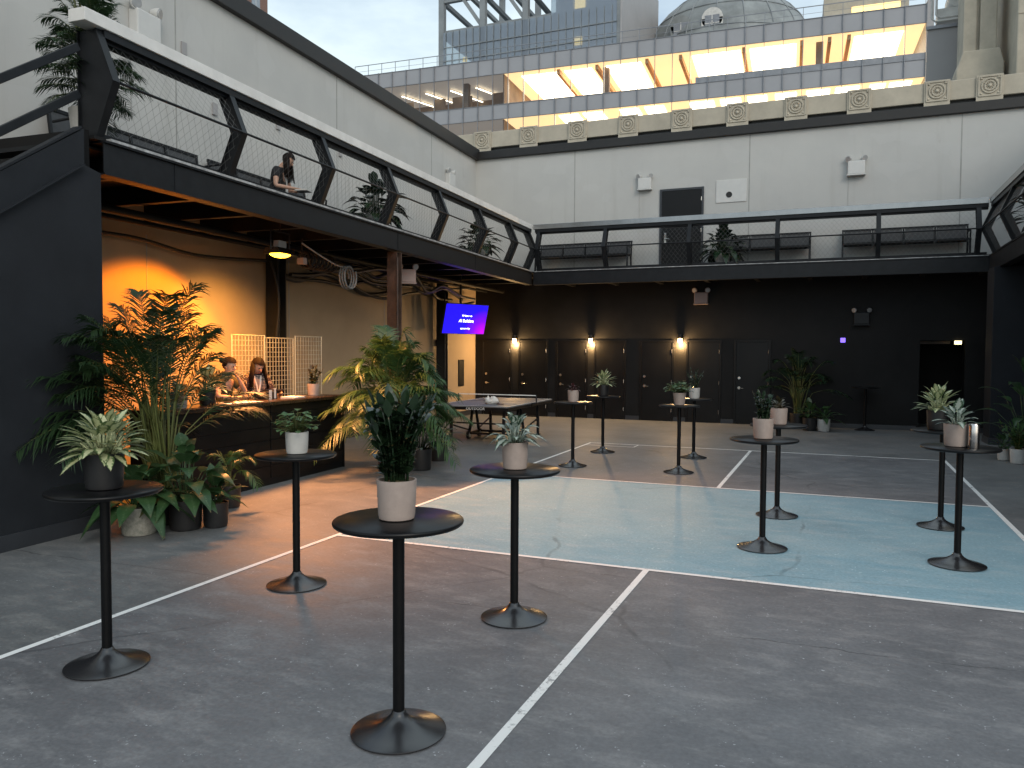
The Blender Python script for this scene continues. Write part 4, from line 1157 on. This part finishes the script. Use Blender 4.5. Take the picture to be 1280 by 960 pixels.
def stems_plant(t, z, n, H, mt, lw=.035, ll=.07, lean=.35, per=9, seed=1, spread=.04, stemmat='palmstem', el=25):
    rnd = random.Random(seed); m = MB()
    for i in range(n):
        az = i * 2.399 + rnd.uniform(-.4, .4); le = lean * rnd.uniform(.2, 1.1); h = H * rnd.uniform(.65, 1.05)
        base = Vector((math.cos(az), math.sin(az), 0)) * spread * rnd.uniform(.2, 1) + Vector((0, 0, z - .01))
        def P(u): return base + Vector((math.cos(az) * le * h * u * u, math.sin(az) * le * h * u * u, h * u))
        m.m = 1; m.tube([P(k / 5) for k in range(6)], [.007, .006, .006, .005, .004, .003], 5); m.m = 0
        for k in range(per):
            u = .10 + .90 * (k + .5) / per; a2 = az + math.pi / 2 * (1 if k % 2 else -1) + rnd.uniform(-.6, .6)
            d = rnd_dir(R(el + rnd.uniform(-18, 30)), a2)
            m.leaf(P(u), d, ll * rnd.uniform(.75, 1.2), lw * rnd.uniform(.8, 1.15), rnd.uniform(.1, .4), .2, 4, 1.0, .85)
        m.leaf(P(1), Vector((math.cos(az) * .4, math.sin(az) * .4, 1)), ll, lw * .8, .1, .2, 4)
    return m.build('foliage', [M[mt], M[stemmat]], t, smooth=180)

def round_leaves(t, z, n, Rr, H, mt, s=.045, seed=2, squash=1.0):
    rnd = random.Random(seed); m = MB()
    for i in range(n):
        az = rnd.uniform(0, 6.283); rad = Rr * math.sqrt(rnd.uniform(.02, 1)); h = z + H * (rnd.uniform(.15, 1.0)) * (1 - .35 * (rad / Rr) ** 2)
        p = Vector((math.cos(az) * rad, math.sin(az) * rad * squash, h)); a = Vector((math.cos(az), math.sin(az), 0)) * rad * .15 + Vector((0, 0, z - .01))
        m.m = 1; m.tube([a, a.lerp(p, .55) + Vector((0, 0, .03)), p], [.003, .0025, .002], 4); m.m = 0
        d = (Vector((math.cos(az), math.sin(az), 0)) + Vector((rnd.uniform(-.6, .6), rnd.uniform(-.6, .6), rnd.uniform(-.3, .6)))).normalized()
        q = s * rnd.uniform(.6, 1.15)
        m.leaf(p - d * q * .4, d, q, q * .95, rnd.uniform(.0, .4), rnd.uniform(-.1, .2), 5, .62, .95)
    return m.build('foliage', [M[mt], M['palmstem']], t, smooth=180)

def palm(t, z, n, L, mt='palm', seed=3, el0=35, el1=86, droop=.55, ll=.34, lw=.014, nl=26, stemh=.5, spread=.12, hmin=.6, upright=.6, canes=4, keep=None):
    """clump of upright canes, each crowned by arching feather fronds"""
    rnd = random.Random(seed); random.seed(seed)
    m = MB(); st = MB()
    for i in range(n):
        f = (i + .5) / n; az = i * 2.399 + rnd.uniform(-.4, .4); el = R(el0 + (el1 - el0) * f + rnd.uniform(-8, 8))
        if keep and el < R(66):
            a0, a1 = keep[i % len(keep)]; az = R(rnd.uniform(a0, a1))
        ca = (i % canes) * 6.283 / canes + rnd.uniform(-.3, .3)
        b = Vector((math.cos(ca), math.sin(ca), 0)) * spread * rnd.uniform(.3, 1) + Vector((0, 0, z))
        sh = stemh * (hmin + (1 - hmin) * f) * rnd.uniform(.85, 1.12)
        d = rnd_dir(el, az); se = el + (math.pi / 2 - el) * upright
        top = b + rnd_dir(min(R(88), se), az) * sh
        st.tube([b, b.lerp(top, .5) + Vector((0, 0, .02)), top], [.013, .011, .008], 6)
        m.frond(top, d, L * rnd.uniform(.75, 1.12), droop * rnd.uniform(.6, 1.3), nl, lw, ll, 1, 0, .007)
    st.build('stem', M['palmstem'], t, smooth=60)
    return m.build('foliage', [M[mt], M['palmstem']], t, smooth=180)

def plant(label, loc, rz=0.0, name='potted_plant'):
    return thing(name, label, 'potted plant', loc, rz)

# -- on the cocktail tables
def on(i, dx=0, dy=0): return (TB[i][0] + dx, TB[i][1] + dy, TT)
t = plant('tall glossy dark plant in a cream pot on the nearest table', on(0, -.01, .0)); z = pot(t, .092, .185, 'potw', 'moss')
stems_plant(t, z, 40, .36, 'zz', .054, .105, .36, 10, 5, .055, 'zz', 35)
t = plant('silver-leaved plant in a cream pot on the table before the blue court', on(1)); z = pot(t, .088, .18, 'potw', 'moss')
rosette(t, z, 34, .125, .07, 'agsil', 0, 80, .5, .10, .03, .15, 8, .85)
t = plant('plant of small round green leaves in a pale grey pot before the bar', on(2, .01)); z = pot(t, .086, .165, 'potg')
round_leaves(t, z, 95, .17, .19, 'pilea', .058, 6)
t = plant('big starry cream and green plant in a black pot by the stair wall', on(3, -.0, .0)); z = pot(t, .105, .20, 'potk')
rosette(t, z, 92, .138, .060, 'aglao', -10, 70, .25, .12, .05, .25, 4, .95)
t = plant('upright dark stems in a cream pot on the blue court', on(4, -.01)); z = pot(t, .092, .185, 'potw', 'moss')
stems_plant(t, z, 18, .24, 'zz', .034, .06, .35, 8, 9, .05, 'zz')
t = plant('small bronze-leaved plant in a cream pot on the blue court', on(5, .0, .0)); z = pot(t, .092, .18, 'potw')
rosette(t, z, 16, .10, .05, 'bronze', 15, 80, .4, .06, .03, .2, 11)
t = plant('silver-leaved plant in a cream pot beside the steel tumbler', on(6, -.03, .02)); z = pot(t, .098, .19, 'potw')
rosette(t, z, 17, .135, .07, 'agsil', 5, 75, .3, .09, .03, .18, 17, .85)
t = thing('steel_tumbler', 'brushed steel tumbler beside the cream pot', 'tumbler', on(6, .085, -.075))
m = MB(); m.lathe([(.001, 0), (.040, 0), (.043, .006), (.043, .188), (.040, .196)], 32); m.build('cup', M['silver'], t, smooth=40)
m = MB(); m.lathe([(.039, .196), (.036, .203), (.001, .203)], 32); m.build('lid', M['silver'], t, smooth=40)
t = plant('low dark red plant in a cream pot near the ping pong table', on(7)); z = pot(t, .088, .185, 'potw')
rosette(t, z, 16, .09, .05, 'red', 10, 75, .4, .05, .03, .2, 21)
t = plant('starry pale plant in a black pot on the farthest table before the doors', on(8)); z = pot(t, .105, .20, 'potk')
rosette(t, z, 38, .17, .065, 'aglao', 0, 74, .25, .12, .04, .2, 23)
t = plant('bushy soft green plant in a cream pot below the third sconce', on(9)); z = pot(t, .098, .185, 'potw', taper=.80)
round_leaves(t, z, 120, .22, .20, 'mint', .062, 8)
t = plant('fine dark sprigs in a pale cubic pot behind the bushy plant', on(10)); z = pot(t, .092, .185, 'potg')
stems_plant(t, z, 15, .32, 'zz', .024, .05, .45, 8, 14, .05, 'zz')
t = plant('starry yellow-green plant in a black pot behind the tumbler', on(11, -.05, 0)); z = pot(t, .105, .20, 'potk')
rosette(t, z, 44, .165, .065, 'aglao', 0, 74, .25, .12, .04, .2, 27)

# -- on the bar
t = plant('dark-leaved plant in a cream pot at the far end of the bar', LW(-.28, 3.95, ZBAR)); z = pot(t, .09, .18, 'potw'); stems_plant(t, z, 11, .24, 'bronze', .045, .08, .5, 7, 31, .05)
t = plant('pale variegated plant in a black pot at the near end of the bar', LW(-.22, 1.62, ZBAR)); z = pot(t, .10, .19, 'potk'); rosette(t, z, 30, .24, .075, 'aglao', 5, 82, .3, .12, .04, .2, 33)
t = plant('little variegated plant in a pale pot half hidden by palm fronds on the bar', LW(-.15, 1.08, ZBAR)); z = pot(t, .09, .15, 'potg'); rosette(t, z, 18, .18, .07, 'aglao', 5, 75, .3, .06, .04, .2, 35)

# -- floor plants by the stair wall
t = plant('tall areca palm between the stair wall and the bar', LW(.40, .22), 0, 'potted_palm'); z = pot(t, .19, .36, 'potk')
palm(t, z, 56, 1.35, 'palmd', 41, 30, 82, .42, .36, .0165, 32, 1.20, .12, .40, .62, 4, ((-125, -70), (-125, -70), (70, 150)))
t = plant('broad-leaved plant in a patterned terrazzo pot beneath the palm', LW(.55, -.22)); z = pot(t, .17, .27, 'pott')
rosette(t, z, 40, .33, .19, 'broad', -10, 74, .6, .24, .08, .12, 43, .75)
t = plant('bushy broad-leaved plant in a black pot between terrazzo pot and palm', LW(.82, .10)); z = pot(t, .16, .30, 'potk')
rosette(t, z, 44, .32, .18, 'broad', -5, 78, .55, .32, .07, .12, 45, .75)
t = plant('small broad-leaved plant in a black tub nearest the bar front', LW(.98, .16)); z = pot(t, .125, .25, 'potk'); t.location = LW(1.02, .30)
rosette(t, z, 14, .34, .13, 'broad', 25, 85, .3, .14, .05, .15, 47, .85)
t = plant('low leafy palm seedling against the bar front', LW(.48, 1.15), 0, 'potted_palm'); z = pot(t, .13, .25, 'potk')
palm(t, z, 7, .45, 'palm', 48, 35, 75, .8, .18, .014, 20, .25, .05)

# -- big palm at the far end of the bar
t = plant('big yellow-green areca palm standing past the end of the bar', (-6.02, 9.95, 0), 0, 'potted_palm'); z = pot(t, .20, .38, 'potk')
palm(t, z, 96, 1.02, 'palm', 51, 8, 86, .55, .34, .018, 30, 1.15, .12, .40, .75)
t = plant('dark bushy plant in a black pot hidden under the big palm', (-5.75, 10.35, 0)); z = pot(t, .17, .32, 'potk')
rosette(t, z, 40, .30, .12, 'zz', 5, 82, .45, .40, .07, .2, 53)
t = plant('broad-leaved plant in a black tub beside the big palm', (-5.98, 11.35, 0)); z = pot(t, .16, .30, 'potk')
rosette(t, z, 24, .34, .12, 'broad', 15, 82, .4, .2, .06, .2, 55)
t = plant('little plant in a white pot tucked behind the big palm', (-6.45, 11.15, 0)); z = pot(t, .10, .2, 'potg'); rosette(t, z, 12, .2, .08, 'broad', 15, 80, .4, .1, .04, .2, 57)

# -- against the rear wall and the corner pier
t = plant('tall dark palm standing against the black rear wall', (-.80, 19.85, 0), 0, 'potted_palm'); z = pot(t, .19, .36, 'potk')
palm(t, z, 26, .90, 'zz', 61, 20, 86, .5, .30, .016, 28, 1.0, .10)  # darker leaf colour stands in for the shade under the balcony
t = plant('low broad-leaved plant in a black pot before the dark palm', (-.52, 19.35, 0)); z = pot(t, .16, .30, 'potk'); rosette(t, z, 16, .36, .13, 'broad', 10, 80, .4, .18, .06, .2, 63)
t = plant('small broad-leaved plant in a pale grey pot before the rear wall', (-.22, 19.3, 0)); z = pot(t, .14, .28, 'potg'); rosette(t, z, 14, .42, .12, 'broad', 5, 70, .45, .12, .06, .2, 65)
t = plant('tall broad-leaved plant by the corner pier at the frame edge', (3.05, 15.6, 0)); z = pot(t, .2, .38, 'potk'); rosette(t, z, 34, .50, .17, 'broad', 5, 84, .45, .75, .08, .2, 67)
t = plant('fine-leaved plant in a white pot at the foot of the corner plant', (2.80, 15.0, 0)); z = pot(t, .12, .24, 'potg'); stems_plant(t, z, 18, .42, 'pilea', .05, .13, .7, 7, 69, .06)
t = plant('smaller fine-leaved plant in a white pot by the corner pier', (2.66, 15.35, 0)); z = pot(t, .10, .20, 'potg'); rosette(t, z, 18, .24, .09, 'broad', 5, 80, .4, .12, .05, .2, 71)

# -- on the balconies
t = plant('tall palm in a white planter at the head of the stair', LW(-.50, .22, ZD), 0, 'potted_palm'); z = pot(t, .19, .38, 'potg', taper=.8)
palm(t, z, 84, .52, 'palmd', 73, 0, 86, .40, .22, .012, 24, 1.15, .08, .12, .9)
t = plant('dark broad-leaved plant behind the mesh of the bar balcony', LW(-.55, 6.3, ZD)); z = pot(t, .17, .28, 'potg'); rosette(t, z, 85, .30, .19, 'zz', -15, 86, .55, .40, .08, .1, 75, .75)
t = plant('dark leafy plant in a white pot on the bar balcony near its far corner', LW(-.55, 11.1, ZD)); z = pot(t, .17, .28, 'potg'); rosette(t, z, 85, .30, .19, 'zz', -15, 86, .55, .40, .08, .1, 77, .75)
t = plant('low spiky plant on the deck edge of the bar balcony', LW(-.45, 10.2, ZD)); z = pot(t, .12, .14, 'potk'); rosette(t, z, 18, .30, .05, 'zz', 5, 60, .35, .03, .04, .2, 78)
t = plant('dark leafy plant in a white pot on the rear balcony before the bench', (-2.60, 19.75, ZD)); z = pot(t, .19, .30, 'potg', taper=.8); rosette(t, z, 95, .32, .19, 'zz', -20, 86, .6, .38, .09, .1, 79, .75)
t = plant('dark plant behind the kinked railing at the frame edge', (3.55, 17.4, ZD)); z = pot(t, .18, .30, 'potg'); rosette(t, z, 60, .42, .14, 'zz', 0, 86, .4, .50, .07, .2, 81)
t = plant('second dark plant behind the kinked railing, farther from the corner', (3.45, 15.9, ZD)); z = pot(t, .18, .30, 'potk'); rosette(t, z, 60, .42, .14, 'zz', 0, 86, .4, .50, .07, .2, 83)
# ------------------------------------------------------------------ buildings beyond the rear wall
sb = thing('stone_building', 'pale limestone building with carved rosettes just beyond the rear wall', 'building', (0, 24, 0))
bx('parapet', M['stone'], sb, -14, 9, 0, .5, 8.54, 9.06, bevel=.02)
bx('wall', M['coping'], sb, -14, 9, .12, .5, 0, 8.54)  # dark colour stands in for shadow below the parapet, between the blocks
def rosette_plate():
    m = MB(); m.box(-.31, .31, -.05, -.001, -.40, .29)
    o = m.build('rosette_block', M['stone'], sb, bevel=.008)
    m = MB()
    for a, c_ in (((-.25, -.25), (.25, -.25)), ((.25, -.25), (.25, .25)), ((.25, .25), (-.25, .25)), ((-.25, .25), (-.25, -.25))):
        m.bar((a[0], -.06, a[1]), (c_[0], -.06, c_[1]), .035, .03, up=(0, 1, 0))
    for r in (.185, .115):
        pts = [(r * math.cos(k * math.pi / 12), -.06, r * math.sin(k * math.pi / 12)) for k in range(25)]
        m.tube(pts, .024, 6, cap=False)
    for k in range(12):
        a = k * math.pi / 6; m.tube([(.05 * math.cos(a), -.06, .05 * math.sin(a)), (.16 * math.cos(a), -.055, .16 * math.sin(a))], .012, 5)
    for sx in (-1, 1):
        for sz in (-1, 1): m.sphere((sx * .20, -.05, sz * .20), .035, 8, 6)
    m.sphere((0, -.055, 0), .05, 10, 8)
    m.build('rosette', M['stone'], o, smooth=50)
    return o
r0 = rosette_plate()
for i, x in enumerate((-12.64, -11.0, -9.35, -7.70, -6.06, -4.42, -2.80, -1.19, .46, 2.36, 3.58, 5.3, 6.9)):
    o = r0 if i == 0 else copy_tree(r0, sb)
    o.location = (x, 0, 8.80)
m = MB()
for a, c_ in ((3.18, 3.52), (3.60, 4.02)): m.box(a, c_, 2.0, 3.2, 10.35, 17)
m.box(3.5, 3.62, 2.12, 3.2, 10.35, 17)
m.build('pier', M['stone'], sb, bevel=.03)
m = MB(); m.prism([(3.02, 1.85, 9.06), (4.2, 1.85, 9.06), (4.2, 1.85, 10.0), (4.08, 1.85, 10.4), (3.18, 1.85, 10.4), (3.02, 1.85, 9.9)], (0, 1.6, 0)); m.build('pier_base', M['stone'], sb, bevel=.03)
m = MB(); m.box(4.32, 9, .9, 4.5, 9.06, 17); m.build('tower_block', M['stone'], sb, bevel=.03)
m = MB()
for z in (11.9, 12.12, 12.34): m.box(4.4, 6.2, .86, .9, z, z + .09)
for z in (10.9,): m.box(4.34, 9, .88, .899, z, z + .03)
m.build('carved_band', M['stone'], sb)

gs = thing('plant_screen', 'grey metal rooftop screen with white pipes beside the stone pier', 'rooftop screen', (0, 28, 0))
bx('cladding', M['greypanel'], gs, 2.44, 3.6, 0, .3, 0, 12.0)
bx('ledge', M['mull'], gs, 2.40, 3.6, -.06, .0, 11.9, 12.0)
m = MB()
for dx, dz in ((0, 0), (.12, .1)):
    m.tube([(2.55 + dx, -.1, 14), (2.55 + dx, -.1, 12.2 + dz), (2.65 + dx, -.1, 12.1 + dz), (3.5, -.1, 12.1 + dz)], .035, 8)
m.build('pipe', M['pipe'], gs, smooth=50)
m = MB(); m.box(2.72, 3.5, .1, .6, 12.2, 12.55); m.tube([(3.3, .2, 12.9), (3.3, .9, 12.9)], .3, 18); m.build('air_unit', M['pipe'], gs, smooth=40)

ofr = math.atan(2.3 / 45.65)
of = thing('office_building', 'long blue-grey glass office building with bright warm ceilings', 'building', (-40.3, 60, 0), ofr)
LB, BAY, NB = 45.73, 1.345, 34
ZTOP, ZW1, ZW0, ZV1, ZV0 = 26.15, 24.85, 22.35, 21.15, 19.3
m = MB(); m.box(0, LB, 0, .12, ZW1, ZTOP); m.build('spandrel', M['spandrel'], of)
m = MB(); m.box(0, LB, 0, .12, ZV1, ZW0); m.build('spandrel', M['spandrel'], of)
m = MB(); m.box(0, LB, 0, .12, 0, ZV0); m.build('spandrel', M['spandrel'], of)
m = MB(); m.box(30.0, LB, -.02, .10, ZW0 + .002, ZW0 + .45); m.build('dark_sill_band', M['mull'], of)
m = MB()
for i in range(NB + 1): x = min(LB, i * BAY); m.box(x - .022, x + .022, -.12, -.001, 15, ZTOP)
for z in (ZTOP - .03, ZW1, ZW0, ZV1): m.box(.04, LB - .04, -.05, -.002, z - .02, z + .02)
m.build('mullion', M['mull'], of)
wp = None
for row, (za, zb_) in enumerate(((ZW0, ZW1), (ZV0, ZV1))):
    for i in range(NB):
        if wp is None:
            mm = MB(); mm.box(.04, BAY - .04, .04, .06, 0, 1); wp = mm.build('window', M['glass'], of); o = wp
        else:
            o = wp.copy(); COL.objects.link(o)
        o.location = (i * BAY, 0, za + .02); o.scale = (1, 1, zb_ - za - .04)
D = 11
XL_ = 14.4
M['dimroom'] = emit('glowing_dim_interior', (.42, .36, .30), .42)  # faint glow put into the unlit rooms' ceiling in place of room light
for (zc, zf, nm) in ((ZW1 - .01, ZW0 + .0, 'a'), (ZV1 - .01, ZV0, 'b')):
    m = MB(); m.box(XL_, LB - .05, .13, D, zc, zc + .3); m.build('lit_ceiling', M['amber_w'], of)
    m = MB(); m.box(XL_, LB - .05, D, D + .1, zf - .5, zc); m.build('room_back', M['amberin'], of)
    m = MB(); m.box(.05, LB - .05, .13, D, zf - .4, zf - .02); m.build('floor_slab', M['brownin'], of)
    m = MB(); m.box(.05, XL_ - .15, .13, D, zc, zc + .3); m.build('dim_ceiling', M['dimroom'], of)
    m = MB(); m.box(.05, XL_ - .15, D - 5, D - 4.9, zf - .5, zc); m.build('room_back', M['brownin'], of)
    m = MB(); m.box(XL_ - .12, XL_ - .02, .13, D, zf, zc - .01); m.build('partition', M['brownin'], of)
for a, c_ in ((15.6, 18.7), (19.3, 21.6), (22.8, 25.6), (29.6, 33.2), (33.9, 37.2), (41.2, 44.4)):
    m = MB(); m.box(a, c_, 1.0, 8.6, ZW1 - .06, ZW1 - .012); m.build('ceiling_light', M['panel_w'], of)
for a, c_ in ((19, 20.6), (21, 22.6), (24, 25.5), (26, 27.5), (29.5, 31.3), (31.8, 33.3), (33.8, 35.2), (35.8, 37.3), (38, 39.6), (40, 41.6), (42.3, 43.3), (43.6, 45)):
    m = MB(); m.box(a, c_, .6, 4.6, ZV1 - .06, ZV1 - .012); m.build('ceiling_light', M['panel_w'], of)
m = MB()
for x in (19.0, 22.2, 26.2, 28.8, 33.5, 37.6, 39.5, 40.8): m.box(x - .12, x + .12, .3, 9.5, ZW1 - .45, ZW1 - .07)
m.build('ceiling_beam', M['amberin'], of)
m = MB()
for x in (3.2, 6.4, 8.2, 9.0, 12.0): m.box(x, x + 1.1, 3.5, 3.6, ZW0, ZW0 + 2.2)
for x in (10.2, 22.5, 38.6): m.box(x, x + .5, 1.2, 1.7, ZW0, ZW1 - .02)
m.build('partition', M['brownin'], of)
m = MB()
for k in range(5): m.bar((1.5 + 2.4 * k, 2.0, ZW1 - .2), (3.0 + 2.4 * k, 5.8, ZW1 - .2), .12, .05)
m.build('strip_light', M['panel_w'], of)
m = MB()
for i in range(NB + 1): m.box(i * BAY - .02, i * BAY + .02, .5, .54, ZTOP - .1, ZTOP + 1.05)
m.bar((0, .52, ZTOP + 1.05), (LB, .52, ZTOP + 1.05), .05, .05); m.bar((0, .52, ZTOP + .55), (LB, .52, ZTOP + .55), .02, .02)
m.build('roof_railing', M['mull'], of)
bx('roof', M['greypanel'], of, .02, LB - .02, .13, 14, ZTOP - .12, ZTOP - .05)
m = MB(); m.box(39.2, 45.2, 5, 12, ZTOP, ZTOP + 3.6); m.build('penthouse', M['stone'], of)
m = MB(); m.box(41.2, 44.6, 4.96, 4.99, ZTOP + 1.1, ZTOP + 2.4); m.build('penthouse_window', M['win_y'], of)
bx('end_pilaster', M['greypanel'], of, LB + .02, LB + .45, -.15, 14, 0, ZTOP + .2)
bx('rear_mass', M['greypanel'], of, .1, LB - .1, 11.2, 14, 0, ZTOP - .13)

gt = thing('glass_tower', 'open steel frame tower clad in grey glass above the office roof', 'building', (-39.1, 75, 0), 0)
W_, D_ = 19.0, 16.0
m = MB()
for y in (0, D_):
    for x in (0, 4.75, 9.5, 14.25, W_): m.box(x - .3, x + .3, y - .3, y + .3, 0, 46)
    for z in (35.2, 38.6, 42.0, 45.7): m.box(-.3, W_ + .3, y - .22, y + .22, z - .25, z + .25)
    m.bar((0, y, 42), (4.75, y, 35.2), .35, .35); m.bar((4.75, y, 42), (9.5, y, 35.2), .35, .35); m.bar((9.5, y, 42), (14.25, y, 35.2), .35, .35)
for x in (0, 4.75, 9.5, 14.25, W_):
    for z in (35.2, 38.6, 42.0, 45.7): m.box(x - .2, x + .2, 0, D_, z - .22, z + .22)
m.build('frame', M['structgrey'], gt)
m = MB(); m.box(.3, W_ - .3, .3, D_ - .3, 34.6, 35.0); m.box(.3, W_ - .3, .3, D_ - .3, 30.8, 31.1); m.box(.3, W_ - .3, .3, D_ - .3, 26.8, 27.1); m.build('floor_slab', M['structgrey'], gt)
m = MB(); m.box(.3, 12.5, -.34, -.3, 26, 35.2); m.build('glass_screen', M['glassd'], gt)
m = MB(); m.box(12.5, W_, .5, D_ - .5, 26, 46); m.build('core', M['greypanel'], gt)
m = MB(); m.box(12.3, W_, -.36, -.31, 26, 46); m.build('glass_screen', M['glassd'], gt)
m = MB(); m.box(1, 12, 8, 8.3, 26, 34.6); m.build('inner_wall', M['greypanel'], gt)
m = MB(); m.box(W_ + .32, W_ + .5, -.3, D_, 0, 42.0); m.prism([(W_ + .32, -.3, 42), (W_ + .32, D_, 42), (W_ + .32, -.3, 46)], (.18, 0, 0)); m.build('side_wall', M['greypanel'], gt)
for (x, z, w2, h2) in ((13.9, 35.6, 1.7, 3.4), (14.1, 32.2, 1.2, .8), (14.3, 30.0, 1.0, .9), (2.2, 32.2, .5, .5), (8.6, 31.4, .5, .4)):
    m = MB(); m.box(x, x + w2, .40, .44, z, z + h2); m.build('lit_window', M['win_y'], gt)
m = MB()
for k in range(24): x = .6 + k * .78; m.box(x - .03, x + .03, -.42, -.38, 26, 35.2)
for z in (28, 29.5, 32.2, 33.6): m.box(.3, W_, -.45, -.42, z - .04, z + .04)
m.build('screen_rib', M['structgrey'], gt)

dm = thing('domed_building', 'grey ribbed dome rising behind the glass office building', 'building', (-12.4, 95, 0))
m = MB(); rd = 10.3
m.lathe([(rd * math.cos(a * math.pi / 32), 32.9 + rd * math.sin(a * math.pi / 32)) for a in range(17)], 48); m.build('dome', M['dome'], dm, smooth=60)
m = MB()
for k in range(20):
    a = k * math.pi / 10
    m.tube([((rd + .02) * math.cos(j * math.pi / 20) * math.cos(a), (rd + .02) * math.cos(j * math.pi / 20) * math.sin(a), 32.9 + (rd + .02) * math.sin(j * math.pi / 20)) for j in range(10)], .08, 5)
for j in (2, 4, 6, 8):
    rr = (rd + .02) * math.cos(j * math.pi / 20); z = 32.9 + (rd + .02) * math.sin(j * math.pi / 20)
    m.tube([(rr * math.cos(k * math.pi / 24), rr * math.sin(k * math.pi / 24), z) for k in range(49)], .07, 5)
m.build('rib', M['structgrey'], dm, smooth=60)
bx('drum', M['greypanel'], dm, -9.6, 9.6, -9.6, 9.6, 0, 33.6)
for x in (-.3, -3.7):
    m = MB(); yy = -math.sqrt(max(0, 9.2 ** 2 - x * x)); m.box(x - 1.1, x + 1.1, yy - .5, yy + 2.5, 35.0, 36.9)
    m.tube([(x, yy - .5, 36.9), (x, yy + 2.5, 36.9)], 1.1, 20); q = m.build('dormer', M['pipe' if x > -1 else 'dome'], dm, smooth=40)
    m = MB(); m.box(x - .75, x + .75, yy - .53, yy - .505, 35.5, 37.2)
    m.build('pane', M['mull'], q)
    m = MB(); m.box(x - .05, x + .05, yy - .56, yy - .531, 35.5, 37.2); m.box(x - .75, x + .75, yy - .56, yy - .531, 36.3, 36.4); m.build('glazing_bar', M['pipe'], q)

bt = thing('brick_tower', 'red brown brick apartment tower peeking over the bar wall', 'building', (-72.7, 80, 0))
bx('wall', M['brick'], bt, -22, 0, 0, 8, 0, 62)
wq = None
for r in range(7):
    for c_ in range(7):
        z, x = 38.5 + r * 3.1, -1.9 - c_ * 3.0
        lit = (r, c_) in ((1, 0), (3, 4), (2, 2))
        m = MB(); m.box(x - .75, x + .75, -.06, -.001, z, z + 1.7); f_ = m.build('window', M['win_y'] if lit else M['winb'], bt)
        m = MB(); m.box(x - .85, x + .85, -.10, -.061, z - .12, z); m.box(x - .03, x + .03, -.08, -.061, z, z + 1.7); m.build('sill', M['pipe'], f_)
for r in range(7):
    for y in (2.2, 5.6):
        z = 38.5 + r * 3.1
        m = MB(); m.box(.001, .06, y - .8, y + .8, z, z + 1.7); f_ = m.build('window', M['win_y'] if (r, y) == (1, 5.6) else M['winb'], bt)
        m = MB(); m.box(.061, .10, y - .9, y + .9, z - .12, z); m.box(.061, .08, y - .03, y + .03, z, z + 1.7); m.build('sill', M['pipe'], f_)

# ------------------------------------------------------------------ sky, light, camera
W0 = bpy.data.worlds.new('World'); scene.world = W0; W0.use_nodes = True
nt = W0.node_tree; N, L = nt.nodes, nt.links
bg = N['Background']
SUN_EL, SUN_ROT = 30, 138
sky = N.new('ShaderNodeTexSky'); sky.sky_type = 'NISHITA'; sky.sun_disc = False
sky.sun_elevation = R(SUN_EL); sky.sun_rotation = R(SUN_ROT); sky.air_density = 1.0; sky.dust_density = 2.5; sky.ozone_density = 1.0
tc = N.new('ShaderNodeTexCoord'); mp = N.new('ShaderNodeMapping'); mp.inputs['Scale'].default_value = (1.2, 1.2, 3.2); L.new(tc.outputs['Generated'], mp.inputs[0])
nz = N.new('ShaderNodeTexNoise'); nz.inputs['Scale'].default_value = 2.1; nz.inputs['Detail'].default_value = 7; nz.inputs['Roughness'].default_value = .55; L.new(mp.outputs[0], nz.inputs['Vector'])
mr = N.new('ShaderNodeMapRange'); mr.inputs[1].default_value = .36; mr.inputs[2].default_value = .62; mr.inputs[3].default_value = .22; mr.inputs[4].default_value = 1.0; L.new(nz.outputs['Fac'], mr.inputs[0])
mx = N.new('ShaderNodeMix'); mx.data_type = 'RGBA'; mx.inputs[7].default_value = (CLOUD[0], CLOUD[1], CLOUD[2], 1)
L.new(mr.outputs[0], mx.inputs[0]); L.new(sky.outputs[0], mx.inputs[6]); L.new(mx.outputs[2], bg.inputs[0])
bg.inputs[1].default_value = SKYS
sl = bpy.data.lights.new('sun', 'SUN'); sl.energy = .5; sl.angle = R(25); sl.color = (1, .95, .88)
so = bpy.data.objects.new('sun', sl); link(so)
sd = Vector((math.sin(R(SUN_ROT)) * math.cos(R(SUN_EL)), math.cos(R(SUN_ROT)) * math.cos(R(SUN_EL)), math.sin(R(SUN_EL)) ))
so.rotation_euler = (-sd).to_track_quat('-Z', 'Y').to_euler(); so.location = (0, -20, 30)

cd = bpy.data.cameras.new('camera'); cam = bpy.data.objects.new('camera', cd); link(cam)
pitch, yaw, roll, fpx = 0.041068, 0.391104, 0.005437, 979.69
cy_, sy_, cp_, sp_ = math.cos(yaw), math.sin(yaw), math.cos(pitch), math.sin(pitch)
fw = Vector((-sy_ * cp_, cy_ * cp_, -sp_)); rr_ = Vector((cy_, sy_, 0)); uu = rr_.cross(fw)
r2 = math.cos(roll) * rr_ + math.sin(roll) * uu; u2 = -math.sin(roll) * rr_ + math.cos(roll) * uu
mtx = Matrix((r2, u2, -fw)).transposed().to_4x4(); mtx.translation = (0, 0, 1.785)
cam.matrix_world = mtx
cd.sensor_width = 36; cd.lens = 36 * fpx / 1280; cd.clip_start = .05; cd.clip_end = 1500
scene.camera = cam
scene.view_settings.view_transform = 'Standard'; scene.view_settings.look = 'None'; scene.view_settings.exposure = EXPO; scene.view_settings.gamma = 1
scene.view_settings.use_curve_mapping = False
cy = scene.cycles
cy.use_denoising = True; cy.max_bounces = 8; cy.diffuse_bounces = 4; cy.glossy_bounces = 3; cy.transparent_max_bounces = 12; cy.sample_clamp_indirect = 6; cy.caustics_reflective = False; cy.caustics_refractive = False
